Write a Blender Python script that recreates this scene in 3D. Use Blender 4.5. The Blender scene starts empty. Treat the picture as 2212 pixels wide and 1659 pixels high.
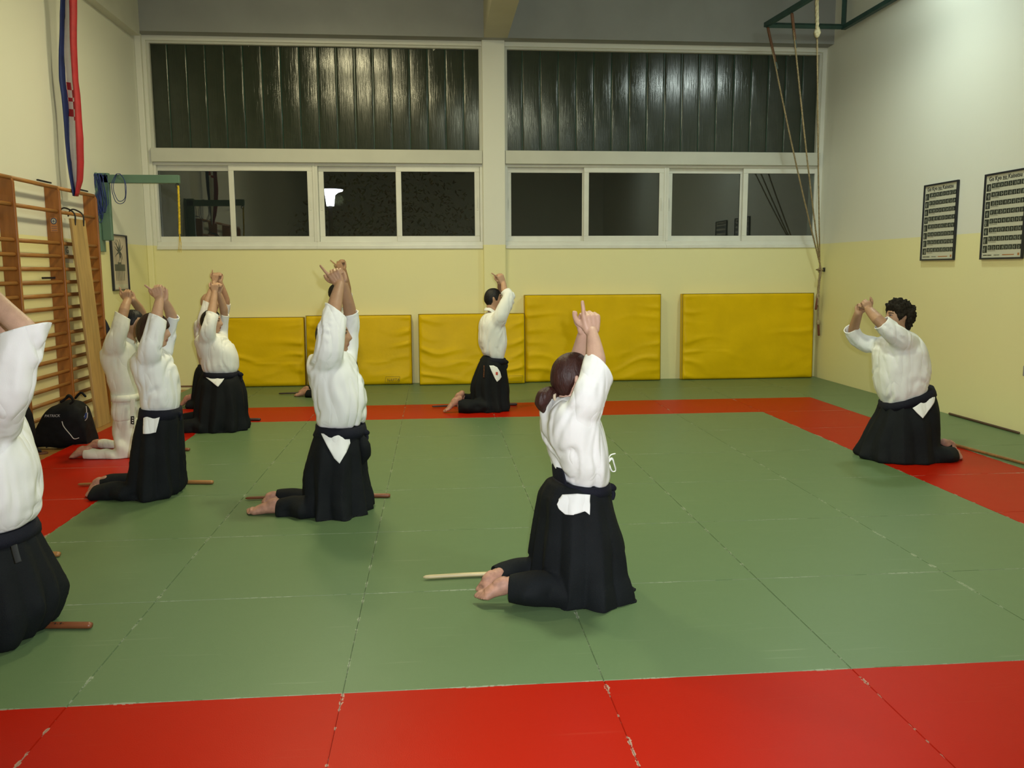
import bpy, bmesh, math, random
import numpy as np
from mathutils import Vector, noise
from mathutils.bvhtree import BVHTree

random.seed(7)
SC = bpy.context.scene
COL = SC.collection

# ------------------------------------------------------------------ camera
F, PITCH, YAW, ROLL, CX, CY, CH = 1831.695, -0.13287, 0.0894, -0.00506, 0.37313, -3.0669, 1.57889
cp, sp = math.cos(PITCH), math.sin(PITCH)
cy_, sy_ = math.cos(YAW), math.sin(YAW)
cr, sr = math.cos(ROLL), math.sin(ROLL)
fwd = np.array([sy_ * cp, cy_ * cp, sp])
rt = np.array([cy_, -sy_, 0.0])
up = np.cross(rt, fwd)
RT, UP = cr * rt + sr * up, -sr * rt + cr * up
CAM = np.array([CX, CY, CH])
cam = bpy.data.cameras.new('camera')
cam.sensor_fit = 'HORIZONTAL'
cam.sensor_width = 36.0
cam.lens = F / 2212 * 36.0
cam.clip_start, cam.clip_end = 0.05, 200
co = bpy.data.objects.new('camera', cam)
COL.objects.link(co)
from mathutils import Matrix
m = Matrix(((RT[0], UP[0], -fwd[0], CX), (RT[1], UP[1], -fwd[1], CY), (RT[2], UP[2], -fwd[2], CH), (0, 0, 0, 1)))
co.matrix_world = m
SC.camera = co

# ------------------------------------------------------------------ world, light, exposure
w = bpy.data.worlds.new('night'); SC.world = w; w.use_nodes = True
w.node_tree.nodes['Background'].inputs[0].default_value = (0.012, 0.013, 0.01, 1)
w.node_tree.nodes['Background'].inputs[1].default_value = 1.0
SC.view_settings.view_transform = 'Standard'
SC.view_settings.look = 'None'
SC.view_settings.gamma = 1.0
SC.view_settings.use_curve_mapping = False
SC.view_settings.exposure = 0.0
SC.cycles.use_denoising = True
SC.cycles.max_bounces = 6
SC.cycles.use_adaptive_sampling = True
SC.cycles.adaptive_threshold = 0.03

FLASH_W = 590.0
def point_light(name, loc, power, col, radius):
    l = bpy.data.lights.new(name, 'POINT'); l.energy = power; l.color = col; l.shadow_soft_size = radius
    o = bpy.data.objects.new(name, l); o.location = loc; COL.objects.link(o); return o
# the camera's own built-in flash, just above and right of the lens, aimed along it
fl = bpy.data.lights.new('camera_flash', 'SPOT'); fl.energy = FLASH_W; fl.color = (0.93, 0.97, 1.0)
fl.shadow_soft_size = 0.018; fl.spot_size = math.radians(95); fl.spot_blend = 0.8
fo = bpy.data.objects.new('camera_flash', fl); COL.objects.link(fo)
mf = m.copy(); mf.translation = Vector((CAM + RT * 0.085 + UP * 0.075 + fwd * 0.02).tolist()); fo.matrix_world = mf

WARM, COOL = (1.0, 0.90, 0.52), (0.86, 1.0, 0.92)
LAMPS = [(-0.8, 4.6, 5.0, WARM, 68), (-0.9, 6.3, 5.15, WARM, 42), (4.85, 5.7, 5.0, COOL, 52), (1.6, 2.0, 5.0, (0.95, 1.0, 0.72), 92),
         (-1.2, -1.5, 5.0, WARM, 10), (4.2, -1.0, 5.0, COOL, 36)]

# ------------------------------------------------------------------ helpers
def at(px, py, Y=None, X=None, Z=None):
    d = RT * ((px - 1106) / F) - UP * ((py - 829.5) / F) + fwd
    if Y is not None: t = (Y - CAM[1]) / d[1]
    elif X is not None: t = (X - CAM[0]) / d[0]
    else: t = (Z - CAM[2]) / d[2]
    return CAM + t * d

def S(v):  # sRGB 0..255 -> linear
    out = []
    for c in v:
        c = c / 255.0
        out.append(c / 12.92 if c <= 0.04045 else ((c + 0.055) / 1.055) ** 2.4)
    return tuple(out)

class NT:
    def __init__(s, mt): s.n = mt.node_tree.nodes; s.l = mt.node_tree.links
    def new(s, t, **kw):
        nd = s.n.new(t)
        for k, v in kw.items():
            if k.startswith('_'): setattr(nd, k[1:], v)
            else: nd.inputs[k.replace('__', ' ')].default_value = v
        return nd
    def math(s, op, a, b=None):
        nd = s.n.new('ShaderNodeMath'); nd.operation = op
        for i, v in enumerate((a, b)):
            if v is None: continue
            if hasattr(v, 'links') or hasattr(v, 'is_linked'): s.l.new(v, nd.inputs[i])
            else: nd.inputs[i].default_value = v
        return nd.outputs[0]
    def mix(s, fac, a, b):
        nd = s.n.new('ShaderNodeMix'); nd.data_type = 'RGBA'
        for i, v in ((0, fac), (6, a), (7, b)):
            if hasattr(v, 'is_linked'): s.l.new(v, nd.inputs[i])
            elif i == 0: nd.inputs[0].default_value = v
            else: nd.inputs[i].default_value = (*v, 1)
        return nd.outputs[2]

def mat(name, col, rough=0.6, var=0.08, scale=6.0, bump=0.0, bscale=60.0, metal=0.0, spec=0.5, sheen=0.0, stretch=None, col2=None, emit=None, coat=0.0):
    mt = bpy.data.materials.new(name); mt.use_nodes = True
    t = NT(mt); b = t.n['Principled BSDF']
    tc = t.n.new('ShaderNodeTexCoord')
    vec = tc.outputs['Object']
    if stretch:
        mp = t.n.new('ShaderNodeMapping'); mp.inputs['Scale'].default_value = stretch
        t.l.new(vec, mp.inputs[0]); vec = mp.outputs[0]
    ns = t.new('ShaderNodeTexNoise', Scale=scale, Detail=5.0); t.l.new(vec, ns.inputs['Vector'])
    c2 = col2 if col2 else tuple(min(1, c * (1 - var * 2)) for c in col)
    r = t.n.new('ShaderNodeMapRange'); r.inputs[1].default_value = 0.35; r.inputs[2].default_value = 0.65
    t.l.new(ns.outputs[0], r.inputs[0])
    t.l.new(t.mix(r.outputs[0], c2, col), b.inputs['Base Color'])
    b.inputs['Roughness'].default_value = rough; b.inputs['Metallic'].default_value = metal
    b.inputs['Specular IOR Level'].default_value = spec
    if sheen: b.inputs['Sheen Weight'].default_value = sheen
    if coat: b.inputs['Coat Weight'].default_value = coat
    if bump:
        nb = t.new('ShaderNodeTexNoise', Scale=bscale, Detail=4.0); t.l.new(vec, nb.inputs['Vector'])
        bp = t.new('ShaderNodeBump', Strength=bump, Distance=0.01); t.l.new(nb.outputs[0], bp.inputs['Height'])
        t.l.new(bp.outputs[0], b.inputs['Normal'])
    if emit:
        b.inputs['Emission Color'].default_value = (*emit[:3], 1); b.inputs['Emission Strength'].default_value = emit[3]
    return mt

class MB:
    def __init__(s): s.v = []; s.f = []; s.mi = []; s.m = 0
    def add(s, vs, fs):
        o = len(s.v); s.v += [tuple(float(c) for c in p) for p in vs]
        s.f += [tuple(i + o for i in f) for f in fs]; s.mi += [s.m] * len(fs)
    def box(s, a, b):
        x0, y0, z0 = a; x1, y1, z1 = b
        s.add([(x0, y0, z0), (x1, y0, z0), (x1, y1, z0), (x0, y1, z0), (x0, y0, z1), (x1, y0, z1), (x1, y1, z1), (x0, y1, z1)],
              [(0, 3, 2, 1), (4, 5, 6, 7), (0, 1, 5, 4), (1, 2, 6, 5), (2, 3, 7, 6), (3, 0, 4, 7)])
    def quad(s, *p): s.add(p, [tuple(range(len(p)))])
    def loft(s, rings, cap=True, closed=True):
        n = len(rings[0]); vs = [p for r in rings for p in r]; fs = []
        for i in range(len(rings) - 1):
            for j in range(n if closed else n - 1):
                k = (j + 1) % n
                fs.append((i * n + j, i * n + k, (i + 1) * n + k, (i + 1) * n + j))
        if cap:
            fs.append(tuple(reversed(range(n)))); fs.append(tuple(range((len(rings) - 1) * n, len(rings) * n)))
        s.add(vs, fs)
    def tube(s, pts, rads, n=14, sub=4, ref=None, round_=True, flat=1.0):
        P = np.array(pts, float); Rr = np.array([(r, r) if np.isscalar(r) else r for r in rads], float)
        if sub > 1 and len(P) > 2:
            q = []; rr = []
            for i in range(len(P) - 1):
                p0, p1, p2, p3 = P[max(i - 1, 0)], P[i], P[i + 1], P[min(i + 2, len(P) - 1)]
                for k in range(sub):
                    t = k / sub
                    q.append(.5 * ((2 * p1) + (p2 - p0) * t + (2 * p0 - 5 * p1 + 4 * p2 - p3) * t * t + (3 * p1 - p0 - 3 * p2 + p3) * t ** 3))
                    rr.append(Rr[i] * (1 - t) + Rr[i + 1] * t)
            q.append(P[-1]); rr.append(Rr[-1]); P = np.array(q); Rr = np.array(rr)
        T = np.gradient(P, axis=0) if len(P) > 1 else None
        T /= np.linalg.norm(T, axis=1)[:, None] + 1e-9
        u = np.array(ref, float) if ref is not None else np.array([0.3, 0.2, 0.93])
        if abs(np.dot(u / np.linalg.norm(u), T[0])) > 0.95: u = np.array([1.0, 0.1, 0.1])
        rings = []; A = np.linspace(0, 2 * math.pi, n, endpoint=False)
        frames = []
        for i in range(len(P)):
            u = u - T[i] * np.dot(u, T[i]); u = u / (np.linalg.norm(u) + 1e-9); v = np.cross(T[i], u); frames.append((u.copy(), v))
        def ring(c, i, k):
            uu, vv = frames[i]; ra, rb = Rr[i] * k
            return c + np.outer(np.cos(A) * ra, uu) + np.outer(np.sin(A) * rb, vv)
        if round_:
            for a in (80, 55, 28):
                a = math.radians(a); rings.append(ring(P[0] - T[0] * math.sin(a) * Rr[0].mean(), 0, math.cos(a)))
        for i in range(len(P)): rings.append(ring(P[i], i, 1))
        if round_:
            for a in (28, 55, 80):
                a = math.radians(a); rings.append(ring(P[-1] + T[-1] * math.sin(a) * Rr[-1].mean(), -1, math.cos(a)))
        s.loft(rings)
    def cyl(s, a, b, r, n=16, r2=None):
        s.tube([a, b], [r, r if r2 is None else r2], n=n, sub=1, round_=False)
    def mesh(s, name, mats, smooth=False, off=(0, 0, 0)):
        me = bpy.data.meshes.new(name)
        vs = [(x - off[0], y - off[1], z - off[2]) for x, y, z in s.v]
        me.from_pydata(vs, [], s.f)
        if not isinstance(mats, (list, tuple)): mats = [mats]
        for mm in mats:
            if mm: me.materials.append(mm)
        if len(mats) > 1: me.polygons.foreach_set('material_index', s.mi)
        bm = bmesh.new(); bm.from_mesh(me); bmesh.ops.recalc_face_normals(bm, faces=bm.faces); bm.to_mesh(me); bm.free()
        if smooth: me.polygons.foreach_set('use_smooth', [True] * len(me.polygons))
        return me

def link(name, me, parent=None, loc=(0, 0, 0)):
    o = bpy.data.objects.new(name, me); COL.objects.link(o); o.location = loc
    if parent: o.parent = parent
    return o
def build(mb, name, mats, parent=None, smooth=False, bevel=0, base=(0, 0, 0)):
    """vertices are given in world space; base is the world position of the parent thing"""
    o = link(name, mb.mesh(name, mats, smooth, base), parent)
    if parent is None: o.location = base
    if bevel:
        md = o.modifiers.new('b', 'BEVEL'); md.width = bevel; md.segments = 2; md.limit_method = 'ANGLE'
    return o
def empty(name, loc):
    o = bpy.data.objects.new(name, None); o.location = loc; COL.objects.link(o); o.empty_display_size = 0.1; return o
def tag(o, label=None, cat=None, group=None, kind=None):
    if label: o['label'] = label
    if cat: o['category'] = cat
    if group: o['group'] = group
    if kind: o['kind'] = kind
    return o
def struct(o): o['kind'] = 'structure'; return o
def text_mesh(txt, size, mtl, M4, name, parent=None, extrude=0.0008, shear=0.0):
    c = bpy.data.curves.new('t', 'FONT'); c.body = txt; c.size = size; c.extrude = extrude; c.shear = shear; c.resolution_u = 2
    t = bpy.data.objects.new('t', c); COL.objects.link(t)
    me = bpy.data.meshes.new_from_object(t); bpy.data.objects.remove(t)
    me.transform(M4); me.materials.clear(); me.materials.append(mtl)
    return me

def voxel(mb, size, smooth=4, fac=0.5):
    me = mb.mesh('tmp', [None]); o = link('tmp', me)
    md = o.modifiers.new('r', 'REMESH'); md.mode = 'VOXEL'; md.voxel_size = size; md.use_smooth_shade = True
    ms = o.modifiers.new('s', 'SMOOTH'); ms.factor = fac; ms.iterations = smooth
    dg = bpy.context.evaluated_depsgraph_get()
    out = bpy.data.meshes.new_from_object(o.evaluated_get(dg))
    bpy.data.objects.remove(o); bpy.data.meshes.remove(me)
    return out
def getv(me):
    a = np.empty(len(me.vertices) * 3); me.vertices.foreach_get('co', a); return a.reshape(-1, 3)
def getn(me):
    a = np.empty(len(me.vertices) * 3); me.vertices.foreach_get('normal', a); return a.reshape(-1, 3)
def setv(me, a): me.vertices.foreach_set('co', a.ravel()); me.update()

# ------------------------------------------------------------------ materials
def wall_material(name, upper, lower, zb):
    mt = bpy.data.materials.new(name); mt.use_nodes = True; t = NT(mt); b = t.n['Principled BSDF']
    tc = t.n.new('ShaderNodeTexCoord'); sx = t.n.new('ShaderNodeSeparateXYZ')
    g = t.n.new('ShaderNodeNewGeometry'); t.l.new(g.outputs['Position'], sx.inputs[0])
    n1 = t.new('ShaderNodeTexNoise', Scale=1.3, Detail=4.0); t.l.new(g.outputs['Position'], n1.inputs['Vector'])
    n2 = t.new('ShaderNodeTexNoise', Scale=14.0, Detail=5.0); t.l.new(g.outputs['Position'], n2.inputs['Vector'])
    edge = t.math('ADD', sx.outputs[2], t.math('MULTIPLY', t.math('SUBTRACT', n2.outputs[0], 0.5), 0.006))
    fac = t.math('GREATER_THAN', edge, zb)
    c = t.mix(fac, lower, upper)
    dirt = t.mix(t.math('MULTIPLY', n1.outputs[0], 0.14), c, tuple(x * 0.72 for x in upper))
    t.l.new(dirt, b.inputs['Base Color']); b.inputs['Roughness'].default_value = 0.55
    bp = t.new('ShaderNodeBump', Strength=0.12, Distance=0.004)
    n3 = t.new('ShaderNodeTexNoise', Scale=90.0, Detail=3.0); t.l.new(g.outputs['Position'], n3.inputs['Vector'])
    t.l.new(n3.outputs[0], bp.inputs['Height']); t.l.new(bp.outputs[0], b.inputs['Normal'])
    return mt
CREAM, YEL = (0.76, 0.77, 0.68), (0.84, 0.80, 0.42)
M_wall = wall_material('wall paint two tone', CREAM, YEL, 1.94)
M_beam = mat('beam paint', (0.31, 0.325, 0.31), 0.7, 0.05, 2)
M_ceil = mat('ceiling paint', (0.42, 0.42, 0.36), 0.8, 0.04, 2)
M_frame = mat('window white plastic', (0.76, 0.77, 0.70), 0.35, 0.03, 5)

def wood_floor():
    mt = bpy.data.materials.new('oak strip floor'); mt.use_nodes = True; t = NT(mt); b = t.n['Principled BSDF']
    g = t.n.new('ShaderNodeNewGeometry'); mp = t.n.new('ShaderNodeMapping'); mp.inputs['Rotation'].default_value = (0, 0, math.pi / 2)
    t.l.new(g.outputs['Position'], mp.inputs[0])
    br = t.new('ShaderNodeTexBrick', Scale=1.0); br.inputs['Brick Width'].default_value = 0.9; br.inputs['Row Height'].default_value = 0.07
    br.inputs['Mortar Size'].default_value = 0.0012
    br.inputs['Color1'].default_value = (0.35, 0.17, 0.045, 1); br.inputs['Color2'].default_value = (0.48, 0.26, 0.08, 1); br.inputs['Mortar'].default_value = (0.1, 0.05, 0.02, 1)
    t.l.new(mp.outputs[0], br.inputs['Vector'])
    mp2 = t.n.new('ShaderNodeMapping'); mp2.inputs['Scale'].default_value = (30, 2, 2); t.l.new(g.outputs['Position'], mp2.inputs[0])
    ns = t.new('ShaderNodeTexNoise', Scale=2.0, Detail=6.0); t.l.new(mp2.outputs[0], ns.inputs['Vector'])
    t.l.new(t.mix(t.math('MULTIPLY', ns.outputs[0], 0.45), br.outputs[0], (0.2, 0.1, 0.03)), b.inputs['Base Color'])
    b.inputs['Roughness'].default_value = 0.32
    return mt

def mat_vinyl(name, col, dark, worn=(0.42, 0.45, 0.34), spec=0.28):
    """vinyl covered judo mat: fine tatami grain, faint scratches, worn whitish edges beside the seams"""
    mt = bpy.data.materials.new(name); mt.use_nodes = True; t = NT(mt); b = t.n['Principled BSDF']
    g = t.n.new('ShaderNodeNewGeometry'); P = g.outputs['Position']
    s = t.n.new('ShaderNodeSeparateXYZ'); t.l.new(P, s.inputs[0])
    n1 = t.new('ShaderNodeTexNoise', Scale=0.9, Detail=5.0); t.l.new(P, n1.inputs['Vector'])
    n2 = t.new('ShaderNodeTexNoise', Scale=55.0, Detail=3.0); t.l.new(P, n2.inputs['Vector'])
    base = t.mix(t.math('MULTIPLY', n1.outputs[0], 0.5), col, dark)
    base = t.mix(t.math('MULTIPLY', n2.outputs[0], 0.15), base, tuple(min(1, c * 1.35) for c in col))
    # scratches: thin stretched noise in three directions, kept only where a broad mask allows
    masks = []
    for i, (rot, sc) in enumerate(((0.5, 1), (-0.9, 1), (0.05, 1))):
        mp = t.n.new('ShaderNodeMapping'); mp.inputs['Rotation'].default_value = (0, 0, rot); mp.inputs['Location'].default_value = (i * 7.3, i * 3.1, 0)
        mp.inputs['Scale'].default_value = (1.3, 34, 1); t.l.new(P, mp.inputs[0])
        nn = t.new('ShaderNodeTexNoise', Scale=1.2, Detail=2.0); t.l.new(mp.outputs[0], nn.inputs['Vector'])
        r = t.n.new('ShaderNodeMapRange'); r.inputs[1].default_value = 0.70; r.inputs[2].default_value = 0.78; t.l.new(nn.outputs[0], r.inputs[0]); masks.append(r.outputs[0])
    scr = t.math('MULTIPLY', t.math('MAXIMUM', t.math('MAXIMUM', masks[0], masks[1]), masks[2]), 0.16)
    base = t.mix(scr, base, worn)
    # worn seam edges
    def seam(coord, width):
        fr = t.math('FRACT', t.math('ADD', coord, 0.5)); d = t.math('ABSOLUTE', t.math('SUBTRACT', fr, 0.5))
        return t.math('LESS_THAN', d, width)
    n3 = t.new('ShaderNodeTexNoise', Scale=3.0, Detail=6.0); t.l.new(P, n3.inputs['Vector'])
    wmod = t.math('MULTIPLY', t.math('MAXIMUM', t.math('SUBTRACT', n3.outputs[0], 0.50), 0.0), 0.12)
    nx = t.n.new('ShaderNodeMapping'); nx.inputs['Scale'].default_value = (1, 2.2, 1); t.l.new(P, nx.inputs[0])
    n7 = t.new('ShaderNodeTexNoise', Scale=3.1, Detail=8.0, Roughness=0.65); t.l.new(nx.outputs[0], n7.inputs['Vector'])
    wearx = seam(s.outputs[0], t.math('MULTIPLY', t.math('MAXIMUM', t.math('SUBTRACT', n7.outputs[0], 0.49), 0.0), 0.075))
    weary = seam(s.outputs[1], t.math('ADD', t.math('MULTIPLY', wmod, 0.35), 0.0025))
    n4 = t.new('ShaderNodeTexNoise', Scale=42.0, Detail=6.0); t.l.new(P, n4.inputs['Vector'])
    chip = t.math('GREATER_THAN', n4.outputs[0], 0.46)
    wear = t.math('MAXIMUM', t.math('MULTIPLY', t.math('MAXIMUM', wearx, weary), chip), t.math('MULTIPLY', seam(s.outputs[1], 0.0035), t.math('MULTIPLY', t.math('GREATER_THAN', n3.outputs[0], 0.42), 0.55)))
    base = t.mix(t.math('MULTIPLY', wear, 0.55), base, (0.42, 0.45, 0.34))
    # rare pale chips
    v = t.new('ShaderNodeTexVoronoi', Scale=1.7); t.l.new(P, v.inputs['Vector'])
    dots = t.math('LESS_THAN', v.outputs['Distance'], 0.012)
    base = t.mix(t.math('MULTIPLY', dots, 0.8), base, (0.6, 0.6, 0.48))
    t.l.new(base, b.inputs['Base Color'])
    b.inputs['Roughness'].default_value = 0.40; b.inputs['Specular IOR Level'].default_value = spec
    mp = t.n.new('ShaderNodeMapping'); mp.inputs['Scale'].default_value = (1, 1, 1); t.l.new(P, mp.inputs[0])
    n5 = t.new('ShaderNodeTexNoise', Scale=240.0, Detail=1.0); t.l.new(mp.outputs[0], n5.inputs['Vector'])
    n6 = t.new('ShaderNodeTexNoise', Scale=3.0, Detail=2.0); t.l.new(P, n6.inputs['Vector'])
    h = t.math('ADD', t.math('MULTIPLY', n5.outputs[0], 0.12), n6.outputs[0])
    bp = t.new('ShaderNodeBump', Strength=0.25, Distance=0.01); t.l.new(h, bp.inputs['Height']); t.l.new(bp.outputs[0], b.inputs['Normal'])
    return mt
M_green = mat_vinyl('green mat vinyl', (0.120, 0.186, 0.086), (0.100, 0.160, 0.070))
M_red = mat_vinyl('red mat vinyl', (0.39, 0.009, 0.0005), (0.32, 0.007, 0.0005), (0.42, 0.08, 0.04), 0.10)

# ------------------------------------------------------------------ room shell
XL, XR, YB, YF, ZC = -3.5, 5.96, 9.0, -7.0, 5.6
ZW = -0.04
mb = MB(); mb.box((XL - 0.2, YF - 0.2, ZW - 0.1), (XR + 0.2, YB + 0.3, ZW)); struct(build(mb, 'floor', wood_floor()))
mb = MB(); mb.box((XL - 0.2, YF - 0.2, ZC), (XR + 0.2, YB + 0.3, ZC + 0.1)); struct(build(mb, 'ceiling', M_ceil))
mb = MB(); mb.box((XL - 0.2, YF - 0.2, ZW), (XL, YB + 0.3, ZC)); struct(build(mb, 'wall_left', M_wall))
mb = MB(); mb.box((XR, YF - 0.2, ZW), (XR + 0.2, YB + 0.3, ZC)); struct(build(mb, 'wall_right', M_wall))
mb = MB(); mb.box((XL, YF - 0.2, ZW), (XR, YF, ZC)); struct(build(mb, 'wall_front', M_wall))
# back wall with the two bays of openings
B1, B2 = (-3.38, 1.055), (1.375, 5.90)
ZS, ZM0, ZM1, ZT = 1.90, 3.05, 3.23, 4.62
mb = MB()
mb.box((XL, YB, ZW), (XR, YB + 0.3, ZS))
mb.box((XL, YB, ZS), (B1[0], YB + 0.3, ZC)); mb.box((B1[1], YB, ZS), (B2[0], YB + 0.3, ZC)); mb.box((B2[1], YB, ZS), (XR, YB + 0.3, ZC))
mb.box((B1[0], YB, ZT), (B1[1], YB + 0.3, ZC)); mb.box((B2[0], YB, ZT), (B2[1], YB + 0.3, ZC))
struct(build(mb, 'wall_back', M_wall))
M_pale = mat('pale painted concrete', (0.60, 0.61, 0.53), 0.55, 0.03, 3)
for i, (a, b) in enumerate((B1, B2)):
    mb = MB(); mb.box((a, YB - 0.05, ZM0), (b, YB + 0.3, ZM1)); struct(build(mb, 'trim_%d' % (i + 1), M_pale, bevel=0.006))
mb = MB(); mb.box((1.06, YB - 0.07, ZW), (1.37, YB + 0.01, ZC - 0.2)); struct(build(mb, 'wall_back_column', M_wall, bevel=0.01))
mb = MB(); mb.box((XL, YB - 0.07, ZW), (-3.42, YB, ZC - 0.2)); struct(build(mb, 'wall_left_column', M_wall, bevel=0.01))
# ceiling edge beams and the cross beam
mb = MB(); mb.box((XL, YB - 0.2, 4.68), (XR, YB + 0.0, ZC)); struct(build(mb, 'ceiling_beam_back', M_beam))
mb = MB(); mb.box((XL, YF, 4.62), (XL + 0.12, YB - 0.2, ZC)); struct(build(mb, 'ceiling_beam_left', M_pale))
mb = MB(); mb.box((1.08, YF, 4.68), (1.40, YB - 0.2, ZC)); struct(build(mb, 'ceiling_beam_middle', mat('beam paint warm', (0.5, 0.48, 0.36), 0.6, 0.04, 2)))
mb = MB(); mb.box((XL + 0.001, 8.985, 0), (-2.9, 9.0, 0.015)); struct(build(mb, 'baseboard_back', mat('brown skirting', (0.16, 0.06, 0.03), 0.5)))

# upper bays: vertical channel glass
def channel_glass():
    mt = bpy.data.materials.new('dark channel glass'); mt.use_nodes = True; t = NT(mt); b = t.n['Principled BSDF']
    g = t.n.new('ShaderNodeNewGeometry')
    n = t.new('ShaderNodeTexNoise', Scale=5.0, Detail=4.0); t.l.new(g.outputs['Position'], n.inputs['Vector'])
    t.l.new(t.mix(n.outputs[0], (0.014, 0.022, 0.014), (0.030, 0.040, 0.026)), b.inputs['Base Color'])
    b.inputs['Roughness'].default_value = 0.17; b.inputs['IOR'].default_value = 1.6
    mp = t.n.new('ShaderNodeMapping'); mp.inputs['Scale'].default_value = (110, 1, 1.6); t.l.new(g.outputs['Position'], mp.inputs[0])
    nb = t.new('ShaderNodeTexNoise', Scale=1.0, Detail=3.0); t.l.new(mp.outputs[0], nb.inputs['Vector'])
    bp = t.new('ShaderNodeBump', Strength=0.6, Distance=0.003); t.l.new(nb.outputs[0], bp.inputs['Height']); t.l.new(bp.outputs[0], b.inputs['Normal'])
    return mt
M_chan = channel_glass()
M_rib = mat('green glass edge', (0.03, 0.085, 0.06), 0.25, 0.1, 9)
M_plaster = mat('chipped plaster', (0.62, 0.62, 0.52), 0.8)
for bi, (a, b) in enumerate((B1, B2)):
    root = empty('channel_glass_window', ((a + b) / 2, YB + 0.1, ZM1))
    tag(root, ['wide dark green ribbed glass window above the left bay of sliding windows, mirroring yellow lamps',
               'wide dark green ribbed glass window above the right bay of sliding windows, behind the ropes'][bi], 'window', kind='structure')
    base = tuple(root.location)
    n = 18; wch = (b - a) / n
    for i in range(n):
        x0 = a + i * wch; mb = MB()
        prof = [(0, 0.05), (0.0, 0.012), (0.006, 0.003), (0.016, 0.0)] + [(wch * k / 8, -0.0035 * math.sin(math.pi * k / 8)) for k in range(1, 8)] + [(wch - 0.016, 0.0), (wch - 0.006, 0.003), (wch, 0.012), (wch, 0.05)]
        prof = [(min(max(p[0], 0.0012), wch - 0.0012), p[1]) for p in prof]
        r0 = [(x0 + p[0], YB + 0.085 + p[1], ZM1) for p in prof]; r1 = [(x0 + p[0], YB + 0.085 + p[1], ZT) for p in prof]
        mb.loft([r0, r1], cap=False, closed=False)
        build(mb, 'glass_channel', M_chan, root, smooth=True, base=base)
    mb = MB()
    for i in range(1, n):
        x0 = a + i * wch; mb.box((x0 - 0.004, YB + 0.086, ZM1), (x0 + 0.004, YB + 0.13, ZT))
    build(mb, 'glass_seams', M_rib, root, base=base)
    mb = MB(); mb.box((a, YB + 0.15, ZM1), (b, YB + 0.17, ZT)); build(mb, 'outer_skin', M_chan, root, base=base)
    # chipped plaster along the edges
    mb = MB(); rnd = random.Random(bi + 3)
    for k in range(46):
        x = rnd.uniform(a + 0.03, b - 0.03); hgt = rnd.uniform(0.005, 0.03) * (1 if rnd.random() < 0.85 else 2); wd = rnd.uniform(0.01, 0.09)
        mb.add([(x - wd / 2, YB + 0.079, ZT), (x - wd / 5, YB + 0.079, ZT - hgt), (x + wd / 4, YB + 0.079, ZT - hgt * 0.6), (x + wd / 2, YB + 0.079, ZT),
                (x - wd / 2, YB + 0.09, ZT), (x - wd / 5, YB + 0.09, ZT - hgt), (x + wd / 4, YB + 0.09, ZT - hgt * 0.6), (x + wd / 2, YB + 0.09, ZT)],
               [(0, 1, 2, 3), (4, 7, 6, 5), (0, 4, 5, 1), (1, 5, 6, 2), (2, 6, 7, 3)])
    build(mb, 'plaster_chips', M_plaster, root, base=base)
    # slim pale reveal frame
    mb = MB(); e = 0.035
    for q in (((a, YB + 0.03, ZT - 0.03), (b, YB + 0.085, ZT)), ((a, YB + 0.03, ZM1), (a + e, YB + 0.085, ZT - 0.03)), ((b - e, YB + 0.03, ZM1), (b, YB + 0.085, ZT - 0.03))): mb.box(*q)
    build(mb, 'reveal', M_pale, root, base=base)

# lower bays: sliding windows
def pane_glass():
    mt = bpy.data.materials.new('window pane'); mt.use_nodes = True; t = NT(mt)
    for nd in list(t.n): t.n.remove(nd)
    out = t.n.new('ShaderNodeOutputMaterial'); tr = t.n.new('ShaderNodeBsdfTransparent'); tr.inputs[0].default_value = (0.82, 0.86, 0.83, 1)
    gl = t.n.new('ShaderNodeBsdfGlossy'); gl.inputs['Roughness'].default_value = 0.015; gl.inputs[0].default_value = (1, 1, 1, 1)
    fr = t.n.new('ShaderNodeFresnel'); fr.inputs[0].default_value = 1.7
    mx = t.n.new('ShaderNodeMixShader'); t.l.new(fr.outputs[0], mx.inputs[0]); t.l.new(tr.outputs[0], mx.inputs[1]); t.l.new(gl.outputs[0], mx.inputs[2])
    t.l.new(mx.outputs[0], out.inputs[0]); return mt
M_pane = pane_glass()
M_gasket = mat('dark gasket', (0.05, 0.06, 0.06), 0.5)
def frame_rect(mb, x0, x1, z0, z1, y0, y1, t, tb=None):
    tb = t if tb is None else tb
    mb.box((x0, y0, z0), (x1, y1, z0 + tb)); mb.box((x0, y0, z1 - t), (x1, y1, z1))
    mb.box((x0, y0, z0 + tb), (x0 + t, y1, z1 - t)); mb.box((x1 - t, y0, z0 + tb), (x1, y1, z1 - t))
k = 0
PANES = [[-3.284, -2.312, -2.232, -1.252, -1.040, -0.083, -0.009, 0.958], [1.440, 2.399, 2.481, 3.435, 3.625, 4.556, 4.645, 5.578]]
PANES = [[float(at(q, 440, Y=9.1)[0]) for q in row] for row in ((345, 497, 510, 667, 701, 856, 868, 1025), (1104, 1257, 1270, 1421, 1451, 1597, 1611, 1756))]
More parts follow.
